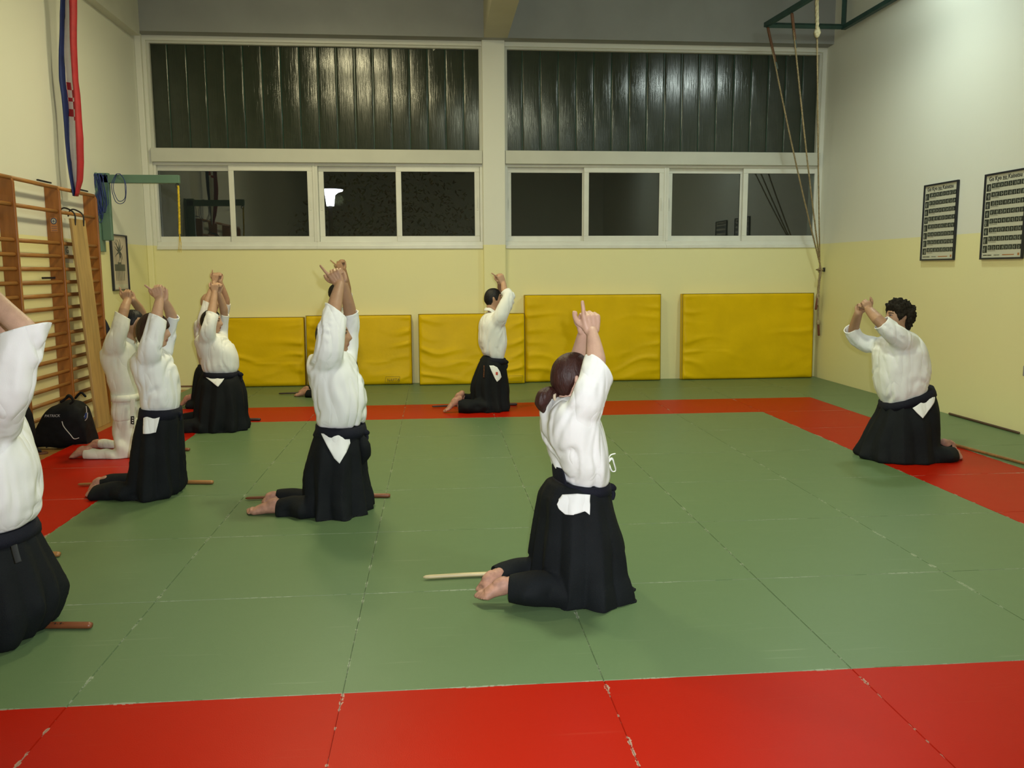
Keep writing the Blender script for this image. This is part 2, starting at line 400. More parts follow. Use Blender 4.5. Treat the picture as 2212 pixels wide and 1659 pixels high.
for bi, (a, b) in enumerate((B1, B2)):
    G8 = PANES[bi]; xm = (G8[3] + G8[4]) / 2
    for h, (x0, x1) in enumerate(((a, xm - 0.0), (xm, b))):
        k += 1
        root = empty('window_%d' % k, ((x0 + x1) / 2, YB + 0.1, ZS)); base = tuple(root.location)
        tag(root, ['leftmost white double sliding window, behind the green swing arm', 'second white sliding window from the left, street lamp outside it',
                   'third white sliding window, just right of the central column', 'rightmost white sliding window, crossed by the hanging ropes'][k - 1], 'window', kind='structure')
        mb = MB(); frame_rect(mb, x0, x1, ZS, ZM0, YB + 0.02, YB + 0.14, 0.035, 0.09); build(mb, 'window_frame', M_frame, root, bevel=0.004, base=base)
        mb = MB(); mb.box((x0, YB - 0.02, ZS - 0.012), (x1, YB + 0.02, ZS + 0.035)); build(mb, 'window_sill', M_frame, root, bevel=0.004, base=base)
        g = G8[h * 4:h * 4 + 4]
        for si, (s0, s1, yy) in enumerate(((g[0] - 0.07, g[1] + 0.07, YB + 0.085), (g[2] - 0.07, g[3] + 0.07, YB + 0.03))):
            mb = MB(); frame_rect(mb, s0, s1, ZS + 0.09, ZM0 - 0.035, yy, yy + 0.045, 0.07, 0.075)
            sa = build(mb, 'sash', M_frame, root, bevel=0.004, base=base)
            mb = MB(); mb.box((s0 + 0.07, yy + 0.018, ZS + 0.165), (s1 - 0.07, yy + 0.024, ZM0 - 0.105)); build(mb, 'pane', M_pane, sa, base=base)
            mb = MB(); frame_rect(mb, s0 + 0.065, s1 - 0.065, ZS + 0.16, ZM0 - 0.10, yy + 0.012, yy + 0.03, 0.008); build(mb, 'gasket', M_gasket, sa, base=base)
            hx = s0 + 0.035 if si == 0 else s1 - 0.035
            mb = MB(); mb.box((hx - 0.011, yy - 0.008, 2.42), (hx + 0.011, yy + 0.002, 2.60)); mb.box((hx - 0.005, yy - 0.014, 2.45), (hx + 0.005, yy - 0.006, 2.57))
            build(mb, 'handle', M_frame, sa, bevel=0.002, base=base)

# outside at night: lamp, dark ground and hedge
mb = MB(); mb.box((-30, 9.4, -0.6), (40, 60, -0.5)); struct(build(mb, 'ground', mat('dark asphalt', (0.05, 0.05, 0.045), 0.9)))
P = at(713, 427, Y=14.0); lx, lz = P[0], P[2]
lamp = empty('street_lamp', (lx, 14.0, -0.5)); base = tuple(lamp.location)
tag(lamp, 'glowing white garden lamp with a wide cap, outside the second window in the dark', 'street lamp')
A = np.linspace(0, 2 * math.pi, 24, endpoint=False)
def ringz(x, y, z, r): return [(x + r * math.cos(t), y + r * math.sin(t), z) for t in A]
mb = MB(); mb.loft([ringz(lx, 14, lz - 0.16, 0.072), ringz(lx, 14, lz + 0.05, 0.098), ringz(lx + 0.01, 14, lz + 0.10, 0.15), ringz(lx + 0.02, 14, lz + 0.125, 0.225), ringz(lx + 0.02, 14, lz + 0.15, 0.235)])
build(mb, 'lamp_shade', mat('lamp glow', (1, 1, 1), 0.5, emit=(0.9, 0.88, 1.0, 6.0)), lamp, smooth=True, base=base)
mb = MB(); mb.loft([ringz(lx + 0.02, 14, lz + 0.152, 0.238), ringz(lx + 0.02, 14, lz + 0.165, 0.22), ringz(lx + 0.02, 14, lz + 0.19, 0.05)])
build(mb, 'lamp_cap', mat('lamp cap', (0.3, 0.28, 0.5), 0.4), lamp, smooth=True, base=base)
mb = MB(); mb.cyl((lx, 14, -0.5), (lx, 14, lz - 0.16), 0.04); build(mb, 'pole', mat('dark pole', (0.03, 0.03, 0.03), 0.6), lamp, base=base)
point_light('street_glow', (lx + 0.1, 14.6, lz), 5, (0.9, 1.0, 0.6), 0.1)
# shrub behind the lamp
mb = MB(); rnd = random.Random(2)
for i in range(2600):
    th = rnd.uniform(0, 6.28); ph = rnd.uniform(-1, 1); rr = 1.5 * rnd.random() ** 0.33
    c = np.array([lx + 1.0 + rr * math.cos(th) * math.sqrt(1 - ph * ph) * 1.5, 15.8 + rr * math.sin(th) * math.sqrt(1 - ph * ph) * 0.7, 1.9 + 1.6 * rr * ph * 0.9])
    a = np.array([rnd.uniform(-1, 1) for _ in range(3)]); a /= np.linalg.norm(a); b = np.cross(a, [0.3, 0.5, 0.8]); b /= np.linalg.norm(b)
    mb.add([c - a * 0.055, c + b * 0.025, c + a * 0.055, c - b * 0.025], [(0, 1, 2, 3)])
mb.cyl((lx + 1.0, 15.8, -0.5), (lx + 1.0, 15.8, 1.5), 0.08)
tag(build(mb, 'shrub', mat('night leaves', (0.03, 0.036, 0.012), 0.7, 0.3, 2)), 'dim leafy shrub in the dark beyond the street lamp', 'shrub')

# ceiling lamps (above the frame, they light the room and mirror in the glass)
M_lampbody = mat('lamp body', (0.5, 0.5, 0.5), 0.4, metal=0.6)
for i, (x, y, z, c, pw) in enumerate(LAMPS):
    root = empty('ceiling_lamp', (x, y, z)); base = (x, y, z)
    tag(root, 'round high bay lamp hanging under the ceiling above the mats', 'ceiling lamp', 'high bay lamps under the ceiling')
    mb = MB(); mb.loft([ringz(x, y, z + 0.02, 0.23), ringz(x, y, z + 0.16, 0.16), ringz(x, y, z + 0.2, 0.07), ringz(x, y, ZC, 0.03)]); build(mb, 'reflector', M_lampbody, root, smooth=True, base=base)
    mb = MB(); mb.loft([ringz(x, y, z + 0.018, 0.2), ringz(x, y, z - 0.02, 0.19), ringz(x, y, z - 0.07, 0.15), ringz(x, y, z - 0.10, 0.08)])
    build(mb, 'diffuser', mat('diffuser glow %d' % i, (1, 1, 1), emit=(*c, 52.0 * pw / 85)), root, base=base)
    l = bpy.data.lights.new('lamp_light', 'AREA'); l.shape = 'DISK'; l.size = 0.36; l.energy = pw; l.color = c; l.spread = math.radians(175)
    lo = bpy.data.objects.new('lamp_light', l); lo.location = (0, 0, -0.125); lo.parent = root; COL.objects.link(lo)

# ------------------------------------------------------------------ floor mats
def word(n): return ['first', 'second', 'third', 'fourth', 'fifth', 'sixth', 'seventh', 'eighth', 'ninth', 'tenth', 'eleventh', 'twelfth', 'thirteenth'][n - 1]
def mat_mesh(w, d, col):
    bm = bmesh.new(); bmesh.ops.create_cube(bm, size=1.0)
    for v in bm.verts: v.co = Vector((v.co.x * (w - 0.0016), v.co.y * (d - 0.0012), (v.co.z - 0.5) * 0.038))
    bmesh.ops.bevel(bm, geom=[e for e in bm.edges], offset=0.002, segments=2, affect='EDGES')
    me = bpy.data.meshes.new('floor_mat'); bm.to_mesh(me); bm.free(); me.materials.append(col); return me
cache = {}
for row in range(1, 13):            # row 1 touches the back wall
    y1 = 9.0 - (row - 1); y0 = y1 - 1.0
    for col in range(1, 10):        # column 1 touches the right wall
        x1 = 6.0 - (col - 1); x0 = x1 - 1.0
        xx1 = min(x1, XR - 0.008)
        yy1 = min(y1, YB - 0.004)
        ring = (y0 == 6 and -3 <= x0 < 5) or (x0 == 4 and -1 <= y0 <= 6) or (x0 == -3 and -1 <= y0 <= 6) or (y0 == -1 and -3 <= x0 < 5)
        colr = 'red' if ring else 'green'
        w_, d_ = xx1 - x0, yy1 - y0
        key = (round(w_, 3), round(d_, 3), colr)
        if key not in cache: cache[key] = mat_mesh(w_, d_, M_red if ring else M_green)
        if y0 < -2.6: continue
        o = link('floor_mat', cache[key], loc=((x0 + xx1) / 2, (y0 + yy1) / 2, 0))
        rowtxt = word(row) + ' row from the back wall'
        coltxt = 'beside the right wall' if col == 1 else word(col) + ' from the right wall'
        tag(o, '%s mat, %s, %s' % (colr, rowtxt, coltxt), 'floor mat', 'square mats covering the floor')

# ------------------------------------------------------------------ yellow crash mats
M_yel = mat('yellow mat cover', (0.76, 0.50, 0.002), 0.42, 0.05, 3, bump=0.12, bscale=30, spec=0.15)
M_seam = mat('mat seam', (0.16, 0.12, 0.02), 0.6)
M_print = mat('faded print', (0.16, 0.13, 0.02), 0.6)
crash = [(-2.58, -1.440, 0.955, 'yellow crash mat at the left end of the row along the back wall', 5, 0.11),
         (-1.415, 0.035, 0.972, 'yellow crash mat with a small printed mark, left of the gap below the central column', 3, 0.11),
         (0.135, 1.615, 0.985, 'low yellow crash mat standing before the central column', 2, 0.16),
         (1.625, 3.590, 1.235, 'tall wrinkled yellow crash mat just right of the central column', 1, 0.12),
         (3.905, 5.860, 1.235, 'tall yellow crash mat at the right end of the back wall', 4, 0.12)]
for (x0, x1, h, lab, sd, th) in crash:
    lean = 0.05
    yb0 = YB - 0.012 - lean - (0.07 if 0.1 < x0 < 1.5 or sd in (2,) else 0.0)
    nx, nz = 90, 60
    loc = ((x0 + x1) / 2, yb0 - th / 2, 0)
    root = empty('crash_mat', loc); tag(root, lab, 'crash mat', 'yellow crash mats standing along the back wall')
    def pos(u, v, side):
        x = x0 + u * (x1 - x0); z = 0.006 + v * (h - 0.006); y = yb0 + lean * v - (th if side else 0)
        if side:
            e = min(u, 1 - u) * (x1 - x0); ez = min(v, 1 - v) * h
            rim = min(1, e / 0.05) * min(1, ez / 0.05)
            # drape folds fanning from the two side edges, broad toward the middle
            d1 = u * (x1 - x0); d2 = (1 - u) * (x1 - x0); w0 = 0.0
            for dd, ph in ((d1, 1.3 * sd), (d2, 2.1 * sd + 1)):
                zz = z + 0.22 * dd * (0.62 - z / h) * 1.6
                w0 += (0.25 if sd in (4, 5) and ph > 12 else 1) * math.exp(-(dd / (0.22 + 0.5 * max(0, noise.noise((zz * 5, sd, ph))) + (0.35 if z < 0.35 * h else 0))) ** 1.6) * (math.sin(zz * 34 + ph + 4.5 * noise.noise((zz * 3, dd * 2.2, sd)) ) * 0.5 + 0.5) ** 2.5 * (0.55 + 0.9 * noise.noise((zz * 7, ph, sd)))
            big = noise.noise((x * 1.7, z * 2.6, sd * 3.1)) * 0.012
            sag = math.exp(-((z - 0.24 * h) / (0.09 * h)) ** 2 / 2) * (0.007 * math.sin(x * 7 + sd * 2) + 0.006)
            y -= rim * (0.026 * w0 + big + sag + 0.006)
            y += (1 - min(1, e / 0.02)) * 0.012 + (1 - min(1, ez / 0.02)) * 0.012
        return (x, y, z)
    mb = MB(); vs = [pos(i / nx, j / nz, 1) for j in range(nz + 1) for i in range(nx + 1)]
    fs = [(j * (nx + 1) + i, j * (nx + 1) + i + 1, (j + 1) * (nx + 1) + i + 1, (j + 1) * (nx + 1) + i) for j in range(nz) for i in range(nx)]
    o0 = len(vs); vs += [pos(u, v, 0) for u, v in ((0, 0), (1, 0), (1, 1), (0, 1))]
    cor = (0, nx, nz * (nx + 1) + nx, nz * (nx + 1))
    fs.append((o0, o0 + 3, o0 + 2, o0 + 1))
    fs.append(tuple(range(0, nx + 1)) + (o0 + 1, o0)); fs.append(tuple(nz * (nx + 1) + i for i in range(nx, -1, -1)) + (o0 + 3, o0 + 2))
    fs.append(tuple(j * (nx + 1) for j in range(nz, -1, -1)) + (o0, o0 + 3)); fs.append(tuple(j * (nx + 1) + nx for j in range(nz + 1)) + (o0 + 2, o0 + 1))
    mb.add(vs, fs); build(mb, 'cover', M_yel, root, smooth=False, base=loc)
    c = root.children[0].data; c.polygons.foreach_set('use_smooth', [i < nx * nz for i in range(len(c.polygons))])
    mb = MB()
    for xx in (x0, x1):
        pts = [(xx + (0.004 if xx == x0 else -0.004), yb0 + lean * v - th + 0.010, 0.01 + v * (h - 0.02)) for v in (0, 0.33, 0.66, 1)]
        mb.tube(pts, [0.004] * 4, n=6, sub=1)
    mb.tube([(x0, yb0 + lean - th + 0.01, h), (x1, yb0 + lean - th + 0.01, h)], [0.0035, 0.0035], n=6, sub=1)
    build(mb, 'piping', M_seam, root, base=loc)
    if sd in (3, 2):
        cx = 0 + (-0.245 if sd == 3 else 1.47); zc = 0.075; w_ = 0.14 if sd == 3 else 0.13; yy = pos((cx - x0) / (x1 - x0), 0.1, 1)[1] - 0.014
        if sd == 3:
            me = text_mesh('NAFTA', 0.055, M_print, Matrix.Translation((cx - 0.075 - loc[0], yy - loc[1], zc - 0.02 - loc[2])) @ Matrix.Rotation(math.pi / 2, 4, 'X'), 'mark', shear=0.2)
            link('printed_mark', me, root)
        mb = MB(); z0, z1, xl, xr, sh = zc - 0.035, zc + 0.045, cx - 0.1, cx + 0.095, 0.012
        for (ax, az, bx, bz) in ((xl, z0, xr, z0), (xl + sh, z1, xr + sh, z1), (xl, z0, xl + sh, z1), (xr, z0, xr + sh, z1)):
            mb.tube([(ax, yy, az), (bx, yy, bz)], [0.002, 0.002], n=5, sub=1)
        build(mb, 'printed_border', M_print, root, base=loc)

# ------------------------------------------------------------------ wall bars
M_wood = mat('orange varnished wood', (0.36, 0.13, 0.025), 0.35, 0.12, 3, stretch=(9, 9, 1.2))
M_rung = mat('worn rung wood', (0.42, 0.19, 0.05), 0.4, 0.15, 3, stretch=(6, 1, 6))
wb = empty('wall_bars', (-3.43, 5.5, ZW)); base = tuple(wb.location)
tag(wb, 'orange wooden gymnastic wall bars with round rungs fixed to the left wall', 'wall bars')
UPY = [5.045, 5.985, 6.93]; ztop = 2.44
for yy in UPY + [4.10]:
    mb = MB(); prof = [(-3.5, ZW), (-3.36, ZW), (-3.36, ztop - 0.05), (-3.375, ztop - 0.015), (-3.41, ztop), (-3.5, ztop)]
    mb.loft([[(x, yy - 0.018, z) for x, z in prof], [(x, yy + 0.018, z) for x, z in prof]])
    build(mb, 'upright', M_wood, wb, bevel=0.004, base=base)
RZ = [2.425, 2.19, 1.875, 1.745] + [1.745 - 0.129 * i for i in range(1, 13)]
for s in range(3):
    y0, y1 = (UPY + [0])[s] if s < 2 else 4.10, UPY[s + 1] if s < 2 else UPY[0]
    for i, z in enumerate(RZ):
        if z < 0.1: continue
        xx = -3.395 if i != 0 else -3.385
        mb = MB(); mb.tube([(xx, y0 + 0.0, z), (xx, y1, z)], [(0.019, 0.015)] * 2, n=12, sub=1, ref=(0, 0, 1), round_=False)
        build(mb, 'rung', M_rung, wb, smooth=True, base=base)
# metal fixings and stickers
M_black = mat('black metal', (0.01, 0.01, 0.012), 0.4)
mb = MB(); mb.box((-3.47, 5.75, 2.47), (-3.455, 6.05, 2.485)); mb.box((-3.47, 6.74, 2.47), (-3.455, 6.96, 2.485)); mb.box((-3.47, 5.7, 1.52), (-3.455, 5.99, 1.54)); build(mb, 'wall_bracket', M_black, wb, base=base)
M_paper = mat('paper', (0.62, 0.60, 0.48), 0.7)
yp = UPY[1] - 0.0195
mb = MB(); mb.m = 0; mb.box((-3.462, yp - 0.001, 1.99), (-3.394, yp, 2.13)); mb.m = 1
mb.loft([[(-3.428 + 0.030 * math.cos(t), yp - 0.002, 2.095 + 0.032 * math.sin(t)) for t in A], [(-3.428 + 0.030 * math.cos(t), yp - 0.001, 2.095 + 0.032 * math.sin(t)) for t in A]])
mb.m = 2; mb.loft([[(-3.428 + 0.020 * math.cos(t), yp - 0.003, 2.095 + 0.022 * math.sin(t)) for t in A], [(-3.428 + 0.020 * math.cos(t), yp - 0.002, 2.095 + 0.022 * math.sin(t)) for t in A]])
mb.m = 1; mb.box((-3.445, yp - 0.004, 2.091), (-3.411, yp - 0.003, 2.098)); mb.box((-3.431, yp - 0.004, 2.078), (-3.425, yp - 0.003, 2.112))
for zz in (2.04, 2.02, 2.0): mb.box((-3.455, yp - 0.002, zz), (-3.40, yp - 0.001, zz + 0.004))
build(mb, 'sticker', [mat('sticker orange', (0.5, 0.2, 0.06), 0.5), mat('sticker blue', (0.05, 0.07, 0.14), 0.5), M_paper], wb, base=base)
# paper note on the wall behind the bars, with a letter
P = at(146, 541, X=-3.497)
mb = MB(); mb.box((-3.5, P[1] - 0.11, P[2] - 0.13), (-3.497, P[1] + 0.12, P[2] + 0.09))
note = build(mb, 'note', M_paper, base=(0, 0, 0)); tag(note, 'sheet of paper with the letter G taped to the wall behind the wall bars', 'note')
me = text_mesh('G', 0.1, M_black, Matrix.Translation((-3.4955, P[1] - 0.05, P[2] - 0.03)) @ Matrix.Rotation(math.pi / 2, 4, 'Z') @ Matrix.Rotation(math.pi / 2, 4, 'X'), 'l'); link('lettering', me, note)

# plank hooked on the second rung
M_plank = mat('pine plank', (0.50, 0.33, 0.12), 0.5, 0.15, 2.5, stretch=(6, 6, 0.8))
zt = 2.13
pl = empty('plank', (-3.25, 6.3, ZW)); base = tuple(pl.location); tag(pl, 'pale pine board hooked on the wall bars and leaning down to the floor', 'plank')
def lean(z): return -3.325 + (zt - z) * 0.055
mb = MB(); mb.loft([[(lean(z) + dx, y, z) for dx, y in ((0, 6.07), (0.028, 6.07), (0.028, 6.42), (0, 6.42))] for z in (zt, ZW)]); build(mb, 'board', M_plank, pl, bevel=0.004, base=base)
for yy in (6.14, 6.35):
    mb = MB(); mb.tube([(lean(zt) + 0.033, yy, zt - 0.06), (lean(zt) + 0.033, yy, zt + 0.05), (-3.37, yy, 2.235), (-3.42, yy, 2.225), (-3.44, yy, 2.17)], [0.008] * 5, n=8)
    build(mb, 'hook', M_black, pl, smooth=True, base=base)

# ------------------------------------------------------------------ green swing arm with cables and yellow rope
M_gmetal = mat('mint green metal', (0.115, 0.215, 0.155), 0.45, 0.06, 5)
Pa, Pb = at(192, 383, Y=7.35), at(388, 385, Y=7.35)
sw = empty('swing_arm', (-3.5, 7.35, 1.8)); base = tuple(sw.location); tag(sw, 'mint green metal swing arm reaching out from the left wall beside the wall bars', 'swing arm')
mb = MB(); mb.box((-3.5, 7.32, Pb[2] - 0.06), (Pb[0], 7.38, Pb[2] + 0.035)); build(mb, 'arm', M_gmetal, sw, bevel=0.006, base=base)
mb = MB(); mb.box((-3.5, 7.28, 1.82), (-3.47, 7.42, 2.72)); mb.box((-3.47, 7.32, 1.95), (-3.36, 7.38, 2.72)); build(mb, 'wall_plate', M_gmetal, sw, bevel=0.008, base=base)
mb = MB(); th = np.linspace(0, 2 * math.pi, 15); mb.tube([(Pb[0] - 0.03 + 0.02 * math.cos(t), 7.35, Pb[2] - 0.085 + 0.022 * math.sin(t)) for t in th], [0.005] * 15, n=6, sub=1); build(mb, 'ring', M_black, sw, base=base)
M_yrope = mat('yellow rope', (0.72, 0.52, 0.02), 0.6, 0.2, 40)
def twisted(mb, pts, r, strands=3, pitch=None, n=7):
    P = np.array(pts, float); seg = np.linalg.norm(np.diff(P, axis=0), axis=1); L = np.concatenate([[0], np.cumsum(seg)]); tot = L[-1]
    pitch = pitch or r * 9; m_ = max(8, int(tot / (pitch / 6)))
    s = np.linspace(0, tot, m_); C = np.stack([np.interp(s, L, P[:, i]) for i in range(3)], 1)
    T = np.gradient(C, axis=0); T /= np.linalg.norm(T, axis=1)[:, None]
    u = np.cross(T, [0.31, 0.9, 0.21]); u /= np.linalg.norm(u, axis=1)[:, None]; v = np.cross(T, u)
    for k in range(strands):
        a = s / pitch * 2 * math.pi + k * 2 * math.pi / strands
        mb.tube(C + (np.cos(a)[:, None] * u + np.sin(a)[:, None] * v) * r * 0.5, [r * 0.56] * m_, n=n, sub=1)
P0 = at(385, 402, Y=7.35); P1 = at(388, 505, Y=7.35); P2 = at(388, 545, Y=7.35)
mb = MB(); twisted(mb, [P0, (P0[0] - 0.005, 7.35, (P0[2] + P1[2]) / 2), P1], 0.013, n=6)
for dx in (-0.012, 0, 0.012): mb.tube([P1, (P1[0] + dx, 7.35, (P1[2] + P2[2]) / 2), (P2[0] + dx * 1.5, 7.35, P2[2])], [0.004, 0.003, 0.002], n=5, sub=1)
tag(build(mb, 'rope', M_yrope, smooth=True), 'short yellow rope hanging from the end of the green swing arm', 'rope')
M_blue = mat('blue cable', (0.02, 0.045, 0.22), 0.5, 0.2, 10)
def loop(cx, ztop, w, h, y, r, skew=0.0, name='cable', lab='', n=26, wob=0.01, seed=1):
    pts = []; rnd = random.Random(seed)
    for i in range(n + 1):
        t = i / n * 2 * math.pi
        pts.append((cx + w * math.sin(t) * (1 - 0.1 * math.cos(t)) + skew * (1 - math.cos(t)) / 2, y + wob * math.sin(2 * t + seed), ztop - h * (1 - math.cos(t)) / 2))
    return pts
zt_ = Pb[2] + 0.04
def wrapy(pts, y0):  # keep the loop in front below the arm, over it at the top
    return [(x, y0 - 0.045 if z < zt_ - 0.005 else y0 - 0.02, z) for x, y, z in pts]
cab = []
pxm = lambda px: at(px, 400, Y=7.35)[0]
def cable(px, w, h, lab, seed, turns=2, skew=0.0, r=0.0045):
    mb = MB(); rnd = random.Random(seed)
    for k_ in range(turns):
        pts = loop(pxm(px) + rnd.uniform(-0.008, 0.008) * turns / 2, zt_ + 0.004, w * rnd.uniform(0.75, 1.1), h * rnd.uniform(0.85, 1.05), 7.35, r, skew * rnd.uniform(0.6, 1.1), seed=seed + k_)
        mb.tube([(x, 7.285 - 0.012 * math.sin(i + k_) if z < zt_ else 7.33, z) for i, (x, y, z) in enumerate(pts)], [r] * len(pts), n=6, sub=2)
    tag(build(mb, 'cable', M_blue, smooth=True), lab, 'cable', 'coiled blue cables on the green swing arm')
cable(262, 0.085, 0.37, 'thin round loop of blue cable on the swing arm, farthest from the wall', 3, 2, r=0.004)
cable(232, 0.03, 0.36, 'narrow single loop of thin cable beside the thick blue bundle', 5, 1, r=0.003)
cable(215, 0.035, 0.50, 'thick bundle of blue cable hanging from the swing arm', 8, 12, 0.02)
cable(196, 0.04, 0.56, 'blue cable slung from the wall end of the swing arm', 13, 3, 0.11)

# ------------------------------------------------------------------ flag
M_fb, M_fw, M_fr = mat('flag blue', (0.012, 0.03, 0.16), 0.7, 0.1, 10), mat('flag white', (0.80, 0.79, 0.72), 0.7, 0.05, 10), mat('flag red', (0.45, 0.02, 0.03), 0.6, 0.1, 10)
# rows: py, x of blue-left, blue/white, white/red, red-right
FR = [(-70, 146, 150, 158, 168), (0, 134, 140, 149, 165), (32, 131, 139, 151, 166), (110, 129, 140, 154, 167), (175, 130, 142, 157, 168), (205, 134, 145, 160, 172), (260, 138, 149, 164, 177), (300, 142, 151, 166, 181), (350, 149, 155, 167, 181), (390, 156, 159, 166, 178), (412, 160, 162, 165, 171), (424, 162, 163, 165, 168)]
YFg = 6.35
flg = MB(); rows = []
N = 60
arr = np.array(FR, float)
for j in range(N + 1):
    py = -70 + (424 + 70) * j / N
    xs = [np.interp(py, arr[:, 0], arr[:, i]) for i in range(1, 5)]
    row = []
    for b in range(3):
        for q in range(8):
            t = q / 7
            px = xs[b] * (1 - t) + xs[b + 1] * t
            P = at(px, py, Y=YFg)
            yy = YFg - 0.05 * math.sin(math.pi * t) * (1.2 if b != 1 else -0.6) + 0.012 * math.sin(py * 0.03 + b)
            row.append((P[0], yy, P[2], b, t))
    rows.append(row)
vs = [(r[0], r[1], r[2]) for row in rows for r in row]; nn = 24
flg.v = vs
for j in range(N):
    py = -70 + 494 * (j + .5) / N
    for i in range(nn - 1):
        b = rows[0][i][3] if rows[0][i][3] == rows[0][i + 1][3] else 1
        t = i % 8
        mi = b
        if b == 1 and 178 < py < 262:
            cell = int((py - 178) / 14); mi = 2 if (cell + (1 if t >= 4 else 0)) % 2 == 0 else 1
        flg.f.append((j * nn + i, j * nn + i + 1, (j + 1) * nn + i + 1, (j + 1) * nn + i)); flg.mi.append(mi)
fo_ = build(flg, 'flag', [M_fb, M_fw, M_fr], smooth=True); tag(fo_, 'long gathered blue, white and red flag with a chequered shield, hanging above the wall bars', 'flag')
md = fo_.modifiers.new('s', 'SOLIDIFY'); md.thickness = 0.004

# ------------------------------------------------------------------ framed posters
M_fblk = mat('black frame', (0.012, 0.014, 0.022), 0.35)
M_post = mat('poster paper', (0.58, 0.58, 0.46), 0.25, 0.04, 3)
M_ink = mat('photo dark', (0.035, 0.045, 0.035), 0.4, 0.4, 60)
M_inkl = mat('photo pale', (0.30, 0.32, 0.26), 0.4, 0.3, 80)
M_orn = mat('orange print', (0.45, 0.18, 0.05), 0.4)
def technique_poster(y0, y1, z0, z1, lab, seed):
    X = XR - 0.002
    root = empty('framed_poster', (X, (y0 + y1) / 2, z0)); base = tuple(root.location); tag(root, lab, 'poster', 'framed technique posters on the right wall')
    t = 0.018
    mb = MB()
    for a, b in (((y0, z0), (y1, z0 + t)), ((y0, z1 - t), (y1, z1)), ((y0, z0 + t), (y0 + t, z1 - t)), ((y1 - t, z0 + t), (y1, z1 - t))):
        mb.box((X - 0.025, a[0], a[1]), (X, b[0], b[1]))
    build(mb, 'frame', M_fblk, root, bevel=0.002, base=base)
    mb = MB(); mb.box((X - 0.012, y0 + t, z0 + t), (X - 0.004, y1 - t, z1 - t)); build(mb, 'sheet', M_post, root, base=base)
    # u runs left to right as read on the wall (towards -Y), v down from the top
    W, H = (y1 - y0), (z1 - z0); rnd = random.Random(seed)
    def q(mb, u0, u1, v0, v1, x): mb.box((x, y1 - u1 * W, z1 - v1 * H), (x + 0.002, y1 - u0 * W, z1 - v0 * H))
    mb = MB()
    for r in range(8):
        v0 = 0.115 + r * 0.1025
        mb.m = 0; q(mb, 0.05, 0.155, v0 + 0.004, v0 + 0.088, X - 0.0135)
        mb.m = 1; uu = 0.10 + rnd.uniform(-.02, .02); q(mb, uu - 0.014, uu + 0.016, v0 + 0.022, v0 + 0.08, X - 0.0145); q(mb, uu - 0.03, uu + 0.022, v0 + 0.04, v0 + 0.055, X - 0.0146)
        for c in range(8):
            u0 = 0.172 + c * 0.098
            mb.m = 0; q(mb, u0, u0 + 0.088, v0, v0 + 0.056, X - 0.0135)
            mb.m = 1; a_ = u0 + 0.03 + rnd.uniform(0, .02); q(mb, a_, a_ + 0.018, v0 + 0.012, v0 + 0.05, X - 0.0145)
            b_ = a_ + rnd.uniform(-.02, .02); q(mb, b_, b_ + 0.03, v0 + rnd.uniform(0.015, 0.03), v0 + 0.036, X - 0.0146)
        mb.m = 0; q(mb, 0.175, 0.36, v0 + 0.066, v0 + 0.069, X - 0.0135)
    mb.m = 0; q(mb, 0.07, 0.16, 0.945, 0.955, X - 0.0135); q(mb, 0.17, 0.27, 0.945, 0.955, X - 0.0135)
    mb.m = 1; q(mb, 0.33, 0.46, 0.944, 0.954, X - 0.0135); mb.m = 2; q(mb, 0.53, 0.80, 0.943, 0.953, X - 0.0135); q(mb, 0.88, 0.92, 0.93, 0.958, X - 0.0135)
    mb.m = 0; q(mb, 0.42, 0.55, 0.088, 0.092, X - 0.0135)
    build(mb, 'photo_grid', [M_ink, M_inkl, M_orn], root, base=base)
    # reads along -Y, up is +Z, faces -X
    R4 = Matrix(((0, 0, -1, 0), (-1, 0, 0, 0), (0, 1, 0, 0), (0, 0, 0, 1)))
    me = text_mesh('Go Kyo no Kaisetsu', 0.060, M_fblk, Matrix.Translation((-0.0145, y1 - 0.06 - base[1], z1 - 0.072 - base[2])) @ R4, 'title')
    link('title', me, root)
technique_poster(5.70, 6.335, 1.668, 2.516, 'black framed photo poster on the right wall, left of the two', 1)
technique_poster(4.62, 5.255, 1.667, 2.518, 'black framed photo poster on the right wall, cut by the right picture edge', 2)
# ink drawing poster on the left wall
X = XL + 0.002; P = at(248, 511, X=XL); Q = at(284, 630, X=XL); y0, y1, z0, z1 = 7.60, 8.13, 1.36, 2.04
root = empty('framed_picture', (X, 7.85, z0)); base = tuple(root.location); tag(root, 'narrow framed ink drawing on the left wall beyond the wall bars', 'picture')
mb = MB(); t = 0.016
for a, b in (((y0, z0), (y1, z0 + t)), ((y0, z1 - t), (y1, z1)), ((y0, z0 + t), (y0 + t, z1 - t)), ((y1 - t, z0 + t), (y1, z1 - t))): mb.box((X, a[0], a[1]), (X + 0.03, b[0], b[1]))
build(mb, 'frame', M_fblk, root, bevel=0.002, base=base)
mb = MB(); mb.box((X + 0.004, y0 + t, z0 + t), (X + 0.012, y1 - t, z1 - t)); build(mb, 'sheet', mat('rice paper', (0.58, 0.50, 0.40), 0.5), root, base=base)
mb = MB(); cyy, czz = (y0 + y1) / 2, z1 - 0.2; rnd = random.Random(5)
for i in range(13):
    a = i * 2 * math.pi / 13 + 0.2; L = rnd.uniform(0.1, 0.19); bend = rnd.uniform(-.8, .8)
    pts = [(X + 0.013, cyy + math.cos(a + bend * s) * L * s * 1.05, czz + math.sin(a + bend * s) * L * s * 0.85) for s in (0, .35, .7, 1)]
    mb.tube(pts, [0.012, 0.007, 0.004, 0.002], n=5, sub=3)
